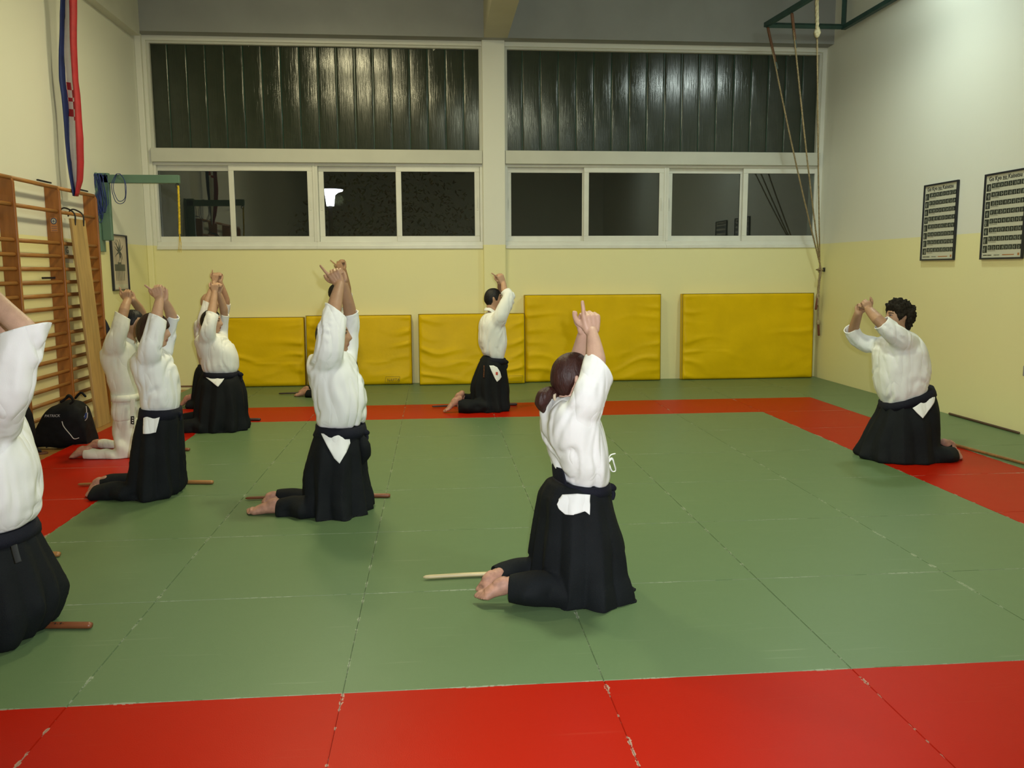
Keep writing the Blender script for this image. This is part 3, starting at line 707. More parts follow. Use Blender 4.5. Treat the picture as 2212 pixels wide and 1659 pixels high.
mb.box((X + 0.0122, cyy - 0.17, z0 + 0.24), (X + 0.014, cyy + 0.17, z0 + 0.32)); mb.box((X + 0.0122, cyy - 0.06, z0 + 0.32), (X + 0.014, cyy + 0.05, z0 + 0.345))
for i in range(6): mb.box((X + 0.0122, cyy - 0.14 + i * 0.052, z0 + 0.12), (X + 0.014, cyy - 0.13 + i * 0.052, z0 + 0.24))
build(mb, 'drawing', mat('ink grey', (0.10, 0.11, 0.09), 0.6), root, base=base)
mb = MB(); mb.box((X + 0.0122, y0 + 0.04, z0 + 0.03), (X + 0.0135, y1 - 0.04, z0 + 0.075)); build(mb, 'caption_strip', M_paper, root, base=base)

# power outlet on the right wall
mb = MB(); mb.box((XR - 0.03, 4.38, 0.56), (XR, 4.48, 0.66)); tag(build(mb, 'outlet_box', mat('grey plastic', (0.3, 0.3, 0.3), 0.5), bevel=0.006, base=(0, 0, 0)), 'small grey socket box on the right wall at the picture edge', 'socket')

# ------------------------------------------------------------------ climbing rope frame and ropes
M_gst = mat('dark green steel', (0.030, 0.085, 0.075), 0.45, 0.15, 6)
zf = 4.80
FY = 8.35; FA = at(1658, 52, Y=FY); FB = at(1822, 60, Y=FY)
fr = empty('rope_gantry', (5.8, 8, zf)); base = tuple(fr.location); tag(fr, 'dark green steel frame under the ceiling at the right wall carrying the climbing ropes', 'rope frame')
zf = (FA[2] + FB[2]) / 2
FC = at(1764, -12, Z=zf + 0.0); FD = at(1925, 0, Z=zf)
dirL = (FC - FA) / np.linalg.norm(FC - FA)
def bar(mb, a, b, r=0.028):
    mb.tube([a, b], [(r, r)] * 2, n=4, sub=1, ref=(0.7, 0, 0.7), round_=False)
mb = MB(); bar(mb, (FA[0] - 0.02, FY, zf), (FB[0], FY, zf), 0.035); build(mb, 'cross_bar', M_gst, fr, base=base)
E1 = FA + dirL * 3.2; mb = MB(); bar(mb, FA - dirL * 0.05, E1, 0.04); build(mb, 'rope_bar', M_gst, fr, base=base)
mb = MB(); E2 = FB + (FD - FB) / np.linalg.norm(FD - FB) * 3.0; bar(mb, FB, E2, 0.04); build(mb, 'side_bar', M_gst, fr, base=base)
mb = MB(); bar(mb, (FB[0], FY, zf), (FB[0], FY, ZC), 0.035); build(mb, 'hanger', M_gst, fr, base=base)
mb = MB(); bar(mb, (FA + dirL * 1.3), (*(FA + dirL * 1.3)[:2], ZC), 0.03); bar(mb, E1, (*E1[:2], ZC), 0.03); bar(mb, E2, (*E2[:2], ZC), 0.03); build(mb, 'hanger', M_gst, fr, base=base)
TIE = np.array([5.90, 8.78, 1.56])
M_rope = mat('hemp rope', (0.42, 0.33, 0.18), 0.8, 0.2, 30); M_leather = mat('brown leather sleeve', (0.16, 0.07, 0.03), 0.6); M_cot = mat('thick cotton rope', (0.60, 0.53, 0.32), 0.8, 0.15, 30)
hk = MB(); hk.tube([(XR, 8.8, 1.565), (XR - 0.05, 8.79, 1.565), (XR - 0.07, 8.78, 1.585)], [0.008] * 3, n=6); hk.box((XR - 0.012, 8.77, 1.54), (XR, 8.83, 1.60))
tag(build(hk, 'wall_hook', M_black), 'small dark hook on the right wall holding the ropes back', 'hook')
def rope(top, bundle_r, lab, tail, handle, leather_len, rr=0.011, mt=None, knot=None):
    root = empty('climbing_rope', tuple(float(c) for c in top)); base = tuple(root.location)
    tag(root, lab, 'rope', 'climbing ropes tied back to the right wall')
    top = np.array(top); d = TIE + np.array([0, bundle_r, 0]) - top
    sagp = [top + d * s + np.array([0.0, 0, -0.10 * math.sin(math.pi * s)]) for s in np.linspace(0, 1, 9)]
    mb = MB(); twisted(mb, sagp + [(TIE[0] - 0.02, TIE[1] + bundle_r, tail[0]), (TIE[0] - 0.02 + tail[2], TIE[1] + bundle_r, tail[1])], rr, n=6); build(mb, 'strand', mt or M_rope, root, smooth=True, base=base)
    if leather_len:
        mb = MB(); mb.tube([top, top + d / np.linalg.norm(d) * leather_len], [rr * 1.7, rr * 1.5], n=10, sub=1); build(mb, 'sleeve', M_leather, root, smooth=True, base=base)
        q = top + d / np.linalg.norm(d) * (leather_len + 0.03)
        mb = MB(); mb.tube([q, q + d / np.linalg.norm(d) * 0.07], [rr * 1.6, rr * 1.7], n=8, sub=1); build(mb, 'clamp', mat('grey clamp', (0.15, 0.2, 0.2), 0.3, metal=0.7), root, base=base)
    if handle:
        e = np.array([TIE[0] - 0.02 + tail[2], TIE[1] + bundle_r, tail[1]]); e2 = e + np.array([handle[0], 0, -handle[1]])
        mb = MB(); mb.tube([e, e2], [0.017, 0.016], n=10, sub=1); build(mb, 'grip', mat('dark red wood', (0.16, 0.045, 0.02), 0.5), root, smooth=True, base=base)
        mb = MB(); mb.tube([e + [0, 0, 0.03], e], [0.024, 0.026], n=10, sub=1); build(mb, 'collar', M_rope, root, smooth=True, base=base)
    return root
T1 = at(1658, 66, Y=FY); T1 = FA + dirL * 0.02 + np.array([0, 0, -0.06])
rope(T1, -0.02, 'leftmost slack climbing rope with a brown leather top, hung from the frame corner', (1.4, 1.07, -0.01), None, 0.42)
mk = MB()
t2 = [s for s in np.linspace(0, 3, 400) if at(1712, 40, Y=(FA + dirL * s)[1])[0] - (FA + dirL * s)[0] < 0.0]
def along(px):
    best = min(np.linspace(0, 3.1, 600), key=lambda s: abs(at(px, 30, Y=(FA + dirL * s)[1])[0] - (FA + dirL * s)[0])); return FA + dirL * best
rope(along(1711) + np.array([0, 0, -0.06]), 0.0, 'middle climbing rope with a brown leather top and dark wooden grip', (1.45, 1.18, -0.01), (-0.02, 0.17), 0.30)
T3 = along(1763)
r3 = rope(T3, 0.03, 'rightmost climbing rope, thick and knotted at the top, ending in a dark wooden grip', (1.3, 0.80, 0.03), (0.015, 0.17), 0, rr=0.010)
base = tuple(r3.location); q0 = T3; d3 = TIE - T3; d3 /= np.linalg.norm(d3)
def r3pt(py):
    s = np.linspace(0, 1, 400); Pp = np.array([T3 + (TIE - T3) * a + [0, 0, -0.1 * math.sin(math.pi * a)] for a in s])
    c = Pp - CAM; yy = 829.5 - F * (c @ UP) / (c @ fwd); return Pp[int(np.argmin(abs(yy - py)))]
mb = MB(); twisted(mb, [T3, r3pt(72)], 0.022, n=7); build(mb, 'thick_top', M_cot, r3, smooth=True, base=base)
k_ = r3pt(70); mb = MB(); mb.tube([k_ + [0, 0, 0.05], k_, k_ + [0, 0, -0.03]], [0.025, 0.042, 0.03], n=12); build(mb, 'knot', M_cot, r3, smooth=True, base=base)
mb = MB(); mb.tube([(TIE[0] - 0.03, 8.76, 1.60), (TIE[0] - 0.03, 8.80, 1.56), (TIE[0] - 0.0, 8.80, 1.50), (TIE[0] - 0.04, 8.76, 1.42), (TIE[0] - 0.01, 8.78, 1.30)], [0.009] * 5, n=7)
mb.tube([(TIE[0] - 0.05, 8.76, 1.58), (TIE[0] + 0.02, 8.76, 1.57), (TIE[0] + 0.02, 8.82, 1.56), (TIE[0] - 0.05, 8.82, 1.57), (TIE[0] - 0.05, 8.76, 1.58)], [0.008] * 5, n=7)
tag(build(mb, 'tie_cord', M_rope, smooth=True), 'pale cord bundling the three climbing ropes at the wall hook', 'cord')

# ------------------------------------------------------------------ wooden weapons on the mats
def wood_mat(name, c): return mat(name, c, 0.4, 0.15, 3, stretch=(1.5, 12, 12))
M_w1, M_w2, M_w3, M_w4 = wood_mat('red oak', (0.20, 0.062, 0.022)), wood_mat('white oak', (0.66, 0.54, 0.30)), wood_mat('tan oak', (0.36, 0.17, 0.055)), wood_mat('dark ebony', (0.035, 0.02, 0.02))
def bokken(tip, butt, mt, lab):
    tip, butt = np.array([tip[0], tip[1], 0.0]), np.array([butt[0], butt[1], 0.0]); d = butt - tip; L = np.linalg.norm(d); d /= L; s = np.array([-d[1], d[0], 0])
    loc = tuple((tip + d * L * 0.7) + [0, 0, 0.016]); base = loc
    root = empty('wooden_sword', loc); tag(root, lab, 'wooden sword', 'wooden practice swords lying on the mats')
    def C(t): return tip + d * L * t + s * (0.03 * (4 * t * (1 - t)) - 0.0) + np.array([0, 0, 0.0155])
    rings = []; A_ = np.linspace(0, 2 * math.pi, 12, endpoint=False)
    for t, w_, h_ in ((0.0, 0.002, 0.003), (0.012, 0.007, 0.009), (0.035, 0.013, 0.010), (0.2, 0.0145, 0.0105), (0.45, 0.0155, 0.0115), (0.70, 0.0165, 0.0125)):
        c = C(t); rings.append([c + s * w_ * math.cos(a) + np.array([0, 0, h_ * math.sin(a)]) for a in A_])
    mb = MB(); mb.loft(rings); build(mb, 'blade', mt, root, smooth=True, base=base)
    rings = []
    for t, w_, h_ in ((0.70, 0.018, 0.0145), (0.85, 0.0185, 0.015), (0.985, 0.0185, 0.015), (1.0, 0.014, 0.011)):
        c = C(t); rings.append([c + s * w_ * math.cos(a) + np.array([0, 0, h_ * math.sin(a)]) for a in A_])
    mb = MB(); mb.loft(rings); build(mb, 'handle', mt, root, smooth=True, base=base)
    return root
def fl_(px, py): return at(px, py, Z=0.01)
b_ = fl_(914, 1249); bokken(b_, (b_[0] + 1.02, b_[1] - 0.03), M_w2, 'pale wooden sword behind the ponytailed woman in the foreground')
bokken(fl_(530, 1078), fl_(843, 1072), M_w1, 'reddish wooden sword on the mat beyond the large man in the centre left')
bokken(fl_(168, 1048), fl_(461, 1043), M_w3, 'tan wooden sword beyond the kneeling person with a dark bob')
e_ = fl_(410, 972); bokken((e_[0] - 1.0, e_[1] + 0.02), e_, M_w1, 'dark red wooden sword end showing right of the person in white trousers')
e_ = fl_(563, 907); bokken((e_[0] - 1.0, e_[1] - 0.02), e_, M_w4, 'dark wooden sword end right of the kneeling woman with the white hip patch')
bokken(fl_(602, 851), tuple((fl_(602, 851) + np.array([1.0, 0.05, 0]))), M_w4, 'dark wooden sword by the farthest person near the back wall')
bokken(fl_(933, 879), fl_(1117, 874), M_w4, 'dark wooden sword on the far red strip beside the person facing away')
e_ = fl_(130, 1199); bokken((e_[0] - 1.0, e_[1] + 0.0), e_, M_w3, 'tan wooden sword end right of the left foreground hakama, farther of the two')
e_ = fl_(199, 1353); s_ = bokken((e_[0] - 1.0, e_[1] + 0.0), e_, M_w1, 'reddish wooden sword end right of the left foreground hakama, nearest to the camera')
mb = MB(); 
for i in range(4): mb.box((e_[0] - 0.16 + i * 0.012, e_[1] - 0.006, 0.0300), (e_[0] - 0.154 + i * 0.012, e_[1] + 0.006 * (-1) ** i, 0.0312))
build(mb, 'burnt_mark', M_black, s_, base=tuple(s_.location))
def staff(a, b, r, mt, lab):
    mb = MB(); loc = tuple((np.array(a) + np.array(b)) / 2); mb.tube([a, b], [r, r * 0.95], n=14, sub=1)
    tag(build(mb, 'wooden_staff', mt, smooth=True, base=loc), lab, 'staff')
a_, b2_ = fl_(2060, 961), fl_(2212, 1002); d_ = (b2_ - a_) / np.linalg.norm(b2_ - a_)
staff((a_[0], a_[1], 0.014), tuple(a_ + d_ * 1.28 + [0, 0, 0.004]), 0.0125, M_w3, 'light brown wooden staff on the mats behind the person at the right')
staff((5.925, 5.57, 0.013), (5.925, 4.46, 0.013), 0.012, mat('brown stick', (0.09, 0.05, 0.03), 0.5), 'thin dark brown stick lying along the foot of the right wall')

# ------------------------------------------------------------------ bags, sandals, coat by the wall bars
M_bag = mat('black nylon', (0.007, 0.008, 0.010), 0.75, 0.2, 20, bump=0.1, bscale=200, spec=0.25); M_pipe = mat('white piping', (0.6, 0.6, 0.6), 0.5)
M_bb = mat('blue panel', (0.02, 0.06, 0.25), 0.5)
bag = empty('sports_bag', (-3.12, 5.3, ZW)); base = tuple(bag.location); tag(bag, 'bulky black sports bag with pale piping on the wooden floor below the wall bars', 'bag')
def bagpt(px, py, dx=0.0): return at(px, py, Y=5.25 + dx)
mb = MB(); c0, c1 = at(72, 955, Z=ZW), at(190, 935, Z=ZW)
bx0, bx1 = at(70, 950, Y=5.05)[0], at(192, 930, Y=5.05)[0]
def bagprof(t):  # height along the bag
    return np.interp(t, [0, .1, .25, .4, .6, .8, .92, 1], [0.07, .21, .33, .40, .43, .42, .36, .15])
rings = []
for t in np.linspace(0, 1, 22):
    x = bx0 + (bx1 - bx0) * t; hh = bagprof(t); dd = 0.17 * (0.75 + 0.25 * math.sin(math.pi * t)); 
    rings.append([(x, 5.12 + dd * (1 if math.cos(a) > 0 else -1) * abs(math.cos(a)) ** 0.6, ZW + 0.004 + hh * (0.5 + 0.5 * (1 if math.sin(a) > 0 else -1) * abs(math.sin(a)) ** 0.6)) for a in np.linspace(0, 2 * math.pi, 28, endpoint=False)])
mb.loft(rings); vm = voxel(mb, 0.009, 5); v = getv(vm); n_ = getn(vm)
for i in range(len(v)): v[i] += n_[i] * 0.018 * noise.noise(Vector(v[i] * 6)) + n_[i] * 0.003 * noise.noise(Vector(v[i] * 16))
v[:, 2] = np.maximum(v[:, 2], ZW + 0.002); v -= np.array(base); setv(vm, v); vm.materials.clear(); vm.materials.append(M_bag); link('body', vm, bag)
def bf(px, py): P = at(px, py, Y=4.955); return (P[0], P[1], P[2])
mb = MB(); mb.tube([bf(134, 911), bf(138, 922), bf(152, 939), bf(160, 948), bf(170, 946)], [0.004] * 5, n=6); mb.tube([bf(186, 878), bf(187, 890), bf(182, 900)], [0.004] * 3, n=6); mb.tube([bf(189, 892), bf(188, 903), bf(184, 908)], [0.004] * 3, n=6); build(mb, 'piping', M_pipe, bag, smooth=True, base=base)
mb = MB(); q = [bf(184, 893), bf(188, 891), bf(187, 902), bf(182, 905)]; mb.add([(p[0], p[1] - 0.004, p[2]) for p in q] + [(p[0], p[1] + 0.01, p[2]) for p in q], [(0, 1, 2, 3), (4, 7, 6, 5), (0, 4, 5, 1), (1, 5, 6, 2), (2, 6, 7, 3), (3, 7, 4, 0)]); build(mb, 'side_panel', M_bb, bag, base=base)
mb = MB(); mb.tube([bf(132, 868), bf(142, 861), bf(148, 855), bf(154, 858), bf(158, 866), bf(152, 872)], [0.013, .012, .016, .012, .011, .01], n=8); mb.tube([(p[0], 5.25, p[2]) for p in (bf(134, 870), bf(146, 858), bf(156, 866))], [0.011] * 3, n=8); build(mb, 'handle', M_bag, bag, smooth=True, base=base)
P = bf(98, 898); me = text_mesh('PATRICK', 0.034, M_pipe, Matrix.Translation((P[0] - base[0], P[1] - 0.022 - base[1], P[2] - 0.01 - base[2])) @ Matrix.Rotation(math.pi / 2, 4, 'X'), 'x', shear=0.3); link('lettering', me, bag)

bag2 = empty('shoulder_bag', (-3.25, 4.55, ZW)); base = tuple(bag2.location); tag(bag2, 'dark shoulder bag with a steel buckle, half hidden by the left foreground person', 'bag')
mb = MB(); g = lambda px, py: at(px, py, Y=4.55)
def gp(px, py, w): p = g(px, py); return (p[0], 4.55, p[2]), w
mb.tube([g(40, 865), g(42, 895), g(46, 930), g(50, 965)], [(0.05, 0.035), (0.11, 0.05), (0.12, 0.06), (0.09, 0.05)], n=16, ref=(1, 0, 0)); vm = voxel(mb, 0.01, 4); v = getv(vm)
v[:, 2] = np.maximum(v[:, 2], ZW + 0.002); setv(vm, v - np.array(base)); vm.materials.clear(); vm.materials.append(M_bag); link('body', vm, bag2)
mb = MB(); P = g(50, 927); mb.box((P[0] - 0.025, 4.47, P[2] - 0.008), (P[0] + 0.025, 4.482, P[2] + 0.01)); build(mb, 'buckle', mat('steel', (0.6, 0.6, 0.62), 0.2, metal=1.0), bag2, base=base)
M_straw = mat('straw sole', (0.55, 0.40, 0.13), 0.7, 0.15, 40); M_strap = mat('black strap', (0.008, 0.008, 0.01), 0.7)
def sandal(cx, cy, ang, lab, sole, L=0.27):
    root = empty('sandal', (cx, cy, ZW)); base = (cx, cy, ZW); tag(root, lab, 'sandal')
    c, s = math.cos(ang), math.sin(ang)
    def pt(u, v, z): return (cx + c * u - s * v, cy + s * u + c * v, ZW + z)
    out = [(L / 2 * math.cos(a), 0.046 * math.sin(a) * (1 + 0.18 * math.cos(a))) for a in np.linspace(0, 2 * math.pi, 28, endpoint=False)]
    mb = MB(); mb.loft([[pt(u, v, z) for u, v in out] for z in (0.001, 0.018)]); build(mb, 'sole', sole, root, bevel=0.003, base=base)
    mb = MB()
    for sg in (-1, 1): mb.tube([pt(L * 0.28, 0, 0.018), pt(L * 0.15, sg * 0.02, 0.045), pt(-L * 0.05, sg * 0.04, 0.04), pt(-L * 0.12, sg * 0.044, 0.016)], [0.006, 0.012, 0.012, 0.008], n=8)
    build(mb, 'strap', M_strap, root, smooth=True, base=base)
P = at(112, 967, Z=ZW); sandal(P[0], P[1], 0.12, 'straw sandal with black straps beside the sports bag, nearer of the yellow pair', M_straw, 0.26)
P = at(100, 958, Z=ZW); sandal(P[0] + 0.02, P[1] - 0.10, 0.05, 'straw sandal with black straps, tucked against the sports bag behind its pair', M_straw, 0.26)
P = at(72, 982, Z=ZW); sandal(P[0], P[1], 0.25, 'dark brown sandal on the wooden floor, closest to the left foreground figure', mat('brown sole', (0.14, 0.05, 0.02), 0.6), 0.24)
# dark coat hung past the wall bars and the bag beneath it
coat = MB(); gg = lambda px, py: at(px, py, X=-3.36)
coat.tube([(-3.44, 7.06, 1.08), (-3.42, 7.07, 0.9), (-3.41, 7.08, 0.6), (-3.41, 7.08, 0.32)], [(0.03, 0.03), (0.07, 0.05), (0.09, 0.06), (0.10, 0.06)], n=18, ref=(0, 1, 0))
vm = voxel(coat, 0.014, 3); v = getv(vm); n_ = getn(vm); v += n_ * (0.012 * np.sin(v[:, 1] * 70))[:, None]; setv(vm, v); vm.materials.clear(); vm.materials.append(mat('navy cloth', (0.008, 0.010, 0.03), 0.8))
tag(link('coat', vm), 'dark navy coat hanging on the left wall behind the person in white trousers', 'coat')
mb = MB(); mb.tube([(-3.28, 7.35, 0.10), (-3.12, 7.35, 0.10)], [0.13, 0.12], n=16, sub=1); vm = voxel(mb, 0.014, 3); v = getv(vm); v[:, 2] = np.maximum(v[:, 2], ZW + 0.003); v[:, 0] = np.maximum(v[:, 0], -3.49); setv(vm, v); vm.materials.clear(); vm.materials.append(M_bag)
tag(link('duffel_bag', vm), 'small dark duffel bag on the floor under the hanging coat', 'bag')

# ------------------------------------------------------------------ people
M_gi = mat('white cotton jacket', (0.86, 0.87, 0.86), 0.85, 0.02, 5, bump=0.12, bscale=420, spec=0.2)
M_gi2 = mat('cream cotton', (0.72, 0.71, 0.63), 0.85, 0.03, 5, bump=0.15, bscale=380, spec=0.2)
def add_creases(mt, strength=0.30, dist=0.02):
    """small irregular cloth creases, mostly upright, as relief on the cotton"""
    t = NT(mt); b = t.n['Principled BSDF']; tc = t.n.new('ShaderNodeTexCoord')
    old = b.inputs['Normal'].links[0].from_socket if b.inputs['Normal'].is_linked else None
    mp = t.n.new('ShaderNodeMapping'); mp.inputs['Scale'].default_value = (1, 1, 0.20); mp.inputs['Rotation'].default_value = (0.2, 0.45, 0); t.l.new(tc.outputs['Object'], mp.inputs[0])
    n = t.new('ShaderNodeTexNoise', Scale=10.0, Detail=1.0, Distortion=0.35); t.l.new(mp.outputs[0], n.inputs['Vector'])
    rd = t.math('POWER', t.math('ABSOLUTE', t.math('SUBTRACT', n.outputs[0], 0.5)), 0.8)
    bp = t.new('ShaderNodeBump', Strength=strength, Distance=dist * 4); t.l.new(rd, bp.inputs['Height'])
    if old: t.l.new(old, bp.inputs['Normal'])
    t.l.new(bp.outputs[0], b.inputs['Normal'])
add_creases(M_gi); add_creases(M_gi2)
M_hak = mat('black hakama cloth', (0.007, 0.009, 0.011), 0.8, 0.15, 6, bump=0.3, bscale=200, spec=0.22)
M_obi = mat('black belt cloth', (0.008, 0.009, 0.018), 0.8, 0.1, 8, bump=0.3, bscale=150, spec=0.25)
def skin(name, c): return mat(name, c, 0.5, 0.06, 18, bump=0.15, bscale=180)
SK = {'a': skin('skin', (0.52, 0.31, 0.20)), 'b': skin('skin tan', (0.42, 0.24, 0.14)), 'c': skin('skin pale', (0.60, 0.37, 0.27))}
M_lip = mat('lips', (0.36, 0.15, 0.12), 0.5); M_brow = mat('eyebrow', (0.09, 0.05, 0.03), 0.8); M_eye = mat('eye', (0.10, 0.06, 0.05), 0.3); M_sole = mat('sole skin', (0.52, 0.27, 0.19), 0.6, 0.15, 30); M_nail = mat('nail', (0.62, 0.42, 0.36), 0.3)
def hairm(name, c): return mat(name, c, 0.5, 0.15, 60, bump=0.35, bscale=150, stretch=(1, 1, 0.25), spec=0.35)
HM = {'black': hairm('black hair', (0.008, 0.007, 0.008)), 'brown': hairm('dark brown hair', (0.035, 0.012, 0.008)), 'chest': hairm('chestnut hair', (0.045, 0.014, 0.010)), 'grey': mat('grizzled hair', (0.024, 0.019, 0.012), 0.8, 0.3, 60, bump=0.8, bscale=90, spec=0.15)}
M_red_s = mat('red stamp', (0.55, 0.06, 0.03), 0.6); M_or_s = mat('orange thread', (0.16, 0.05, 0.015), 0.7, 0.5, 90)

def project(P):
    c = np.atleast_2d(P) - CAM; d = c @ fwd
    return np.stack([1106 + F * (c @ RT) / d, 829.5 - F * (c @ UP) / d], 1)

class Person:
    def __init__(s, name_label, O, yaw, near, vox):
        s.O = np.array([O[0], O[1], 0.0]); a = math.radians(yaw)
        s.f = np.array([math.cos(a), math.sin(a), 0.0]); s.l = np.array([-math.sin(a), math.cos(a), 0.0])
        s.near = near; s.nv = s.l * near       # unit vector toward the camera side
        s.vox = vox; s.label = name_label
        v = s.O - CAM; v[2] = 0; v /= np.linalg.norm(v); s.sin = abs(np.dot(v, s.f)); s.cos = math.sqrt(1 - s.sin ** 2)
        s.depth = np.dot(s.O + np.array([0, 0, 0.9]) - CAM, fwd)
        s.body = MB()
    def pt(s, px, py, n=0.0):
        d = RT * ((px - 1106) / F) - UP * ((py - 829.5) / F) + fwd
        o = s.O + s.nv * n
        t = np.dot(o - CAM, s.nv) / np.dot(d, s.nv)
        return CAM + d * t
    def m(s, px): return px * s.depth / F
    def ring(s, r, N=40, grow=0.0, flat=None):
        xb, yb, xf, yf, hw = r[:5]; p = r[5] if len(r) > 5 else 2.3; n0 = r[6] if len(r) > 6 else 0.0
        B, Fr = s.pt(xb, yb, n0), s.pt(xf, yf, n0)
        cpt = s.pt((xb + xf) / 2, (yb + yf) / 2, n0)
        wv = s.m(math.hypot(xf - xb, yf - yb)) / 2
        rx = math.sqrt(max((wv * wv - (hw * s.sin) ** 2), (0.45 * wv) ** 2)) / s.cos + grow
        ax = (Fr - B); ax /= np.linalg.norm(ax); hw = hw + grow
        out = []
        for k in range(N):
            a = 2 * math.pi * k / N; ca, sa = math.cos(a), math.sin(a)
            out.append(cpt + ax * rx * math.copysign(abs(ca) ** (2 / p), ca) + s.nv * hw * math.copysign(abs(sa) ** (2 / p), sa))
        return out
    def loftrows(s, mb, rows, grow=0.0, dens=3):
        R_ = np.array([list(r) + [2.3, 0.0][len(r) - 5:] for r in rows], float)
        t = np.arange(len(R_)); tt = np.linspace(0, len(R_) - 1, (len(R_) - 1) * dens + 1)
        rr = []
        for x in tt:
            i = min(int(x), len(R_) - 2); u = x - i
            p0, p1, p2, p3 = R_[max(i - 1, 0)], R_[i], R_[i + 1], R_[min(i + 2, len(R_) - 1)]
            rr.append(.5 * (2 * p1 + (p2 - p0) * u + (2 * p0 - 5 * p1 + 4 * p2 - p3) * u * u + (3 * p1 - p0 - 3 * p2 + p3) * u ** 3))
        mb.loft([s.ring(tuple(r), grow=grow) for r in rr])
    def tube(s, mb, pts, flat=1.0, **kw):
        mb.tube([s.pt(p[0], p[1], p[2]) for p in pts], [(s.m(p[3]), s.m(p[3]) * (p[4] if len(p) > 4 else flat)) for p in pts], ref=np.cross(s.nv, [0, 0, 1]) if 'ref' not in kw else kw.pop('ref'), **kw)

def add_head(s, c, pitch, k=1.0, turn=0.0):
    """head in its own frame: x forward, y left, z up; c is the middle of the head"""
    a, t = math.radians(pitch), math.radians(turn)
    f0 = s.f * math.cos(t) + s.l * math.sin(t); y = np.cross([0, 0, 1.0], f0)
    x = f0 * math.cos(a) + np.array([0, 0, math.sin(a)]); z = np.cross(x, y)
    s.hx, s.hy, s.hz, s.hc, s.hk = x, y, z, np.array(c), k
    H = lambda p: s.hc + (x * p[0] + y * p[1] + z * p[2]) * k
    s.H = H
    nu, nv = 44, 64; rings = []
    for i in range(1, nu):
        th = math.pi * i / nu; zz = 0.118 * math.cos(th); rr = math.sin(th); ring = []
        tlow = min(1, max(0, -zz / 0.118)); sm = tlow * tlow * (3 - 2 * tlow)
        for j in range(nv):
            ph = 2 * math.pi * j / nv; cx_, sy2 = math.cos(ph), math.sin(ph)
            rx = (0.094 if cx_ > 0 else 0.104 * (1 - 0.42 * sm)); ry = 0.077 * (1 - 0.26 * sm)
            px_, py_ = rx * rr ** 0.86 * cx_, ry * rr ** 0.9 * sy2
            if cx_ > 0:
                px_ += 0.012 * sm * cx_
                g = lambda dy, dz, z0, y0=0.0: math.exp(-((py_ - y0) / dy) ** 2 - ((zz - z0) / dz) ** 2)
                prof = np.interp(zz, [-0.045, -0.034, -0.022, 0.0, 0.022, 0.032], [0, 0.016, 0.026, 0.016, 0.006, 0])
                px_ += prof * math.exp(-(py_ / (0.013 + 0.006 * (zz < -0.012))) ** 2)
                px_ += 0.006 * (g(0.03, 0.008, 0.034, 0.028) + g(0.03, 0.008, 0.034, -0.028))
                px_ -= 0.010 * (g(0.016, 0.012, 0.016, 0.031) + g(0.016, 0.012, 0.016, -0.031))
                px_ += 0.007 * g(0.022, 0.006, -0.055) + 0.006 * g(0.020, 0.006, -0.066) - 0.004 * g(0.022, 0.0035, -0.060)
                px_ += 0.010 * g(0.022, 0.014, -0.095) - 0.004 * g(0.03, 0.006, -0.078)
            ring.append(H((px_, py_, zz)))
        rings.append(ring)
    s.body.loft(rings)
    for sg in (-1, 1):   # eyeballs' lids and ears
        s.body.tube([H((0.077, sg * 0.031, 0.0165)), H((0.0775, sg * 0.0312, 0.0162))], [0.0125 * k] * 2, n=10, sub=1)
        e = [H((-0.012, sg * 0.077, -0.022)), H((-0.018, sg * 0.086, 0.002)), H((-0.020, sg * 0.086, 0.024))]
        s.body.tube(e, [(0.008 * k, 0.005 * k), (0.014 * k, 0.006 * k), (0.010 * k, 0.005 * k)], n=10, ref=x)
def add_neck(s, base_n=None, low=None):
    b = s.H((-0.045, 0, -0.16)) if low is None else low
    s.body.tube([b, s.H((-0.030, 0, -0.10)), s.H((-0.022, 0, -0.045))], [0.058 * s.hk, 0.054 * s.hk, 0.052 * s.hk], n=18)

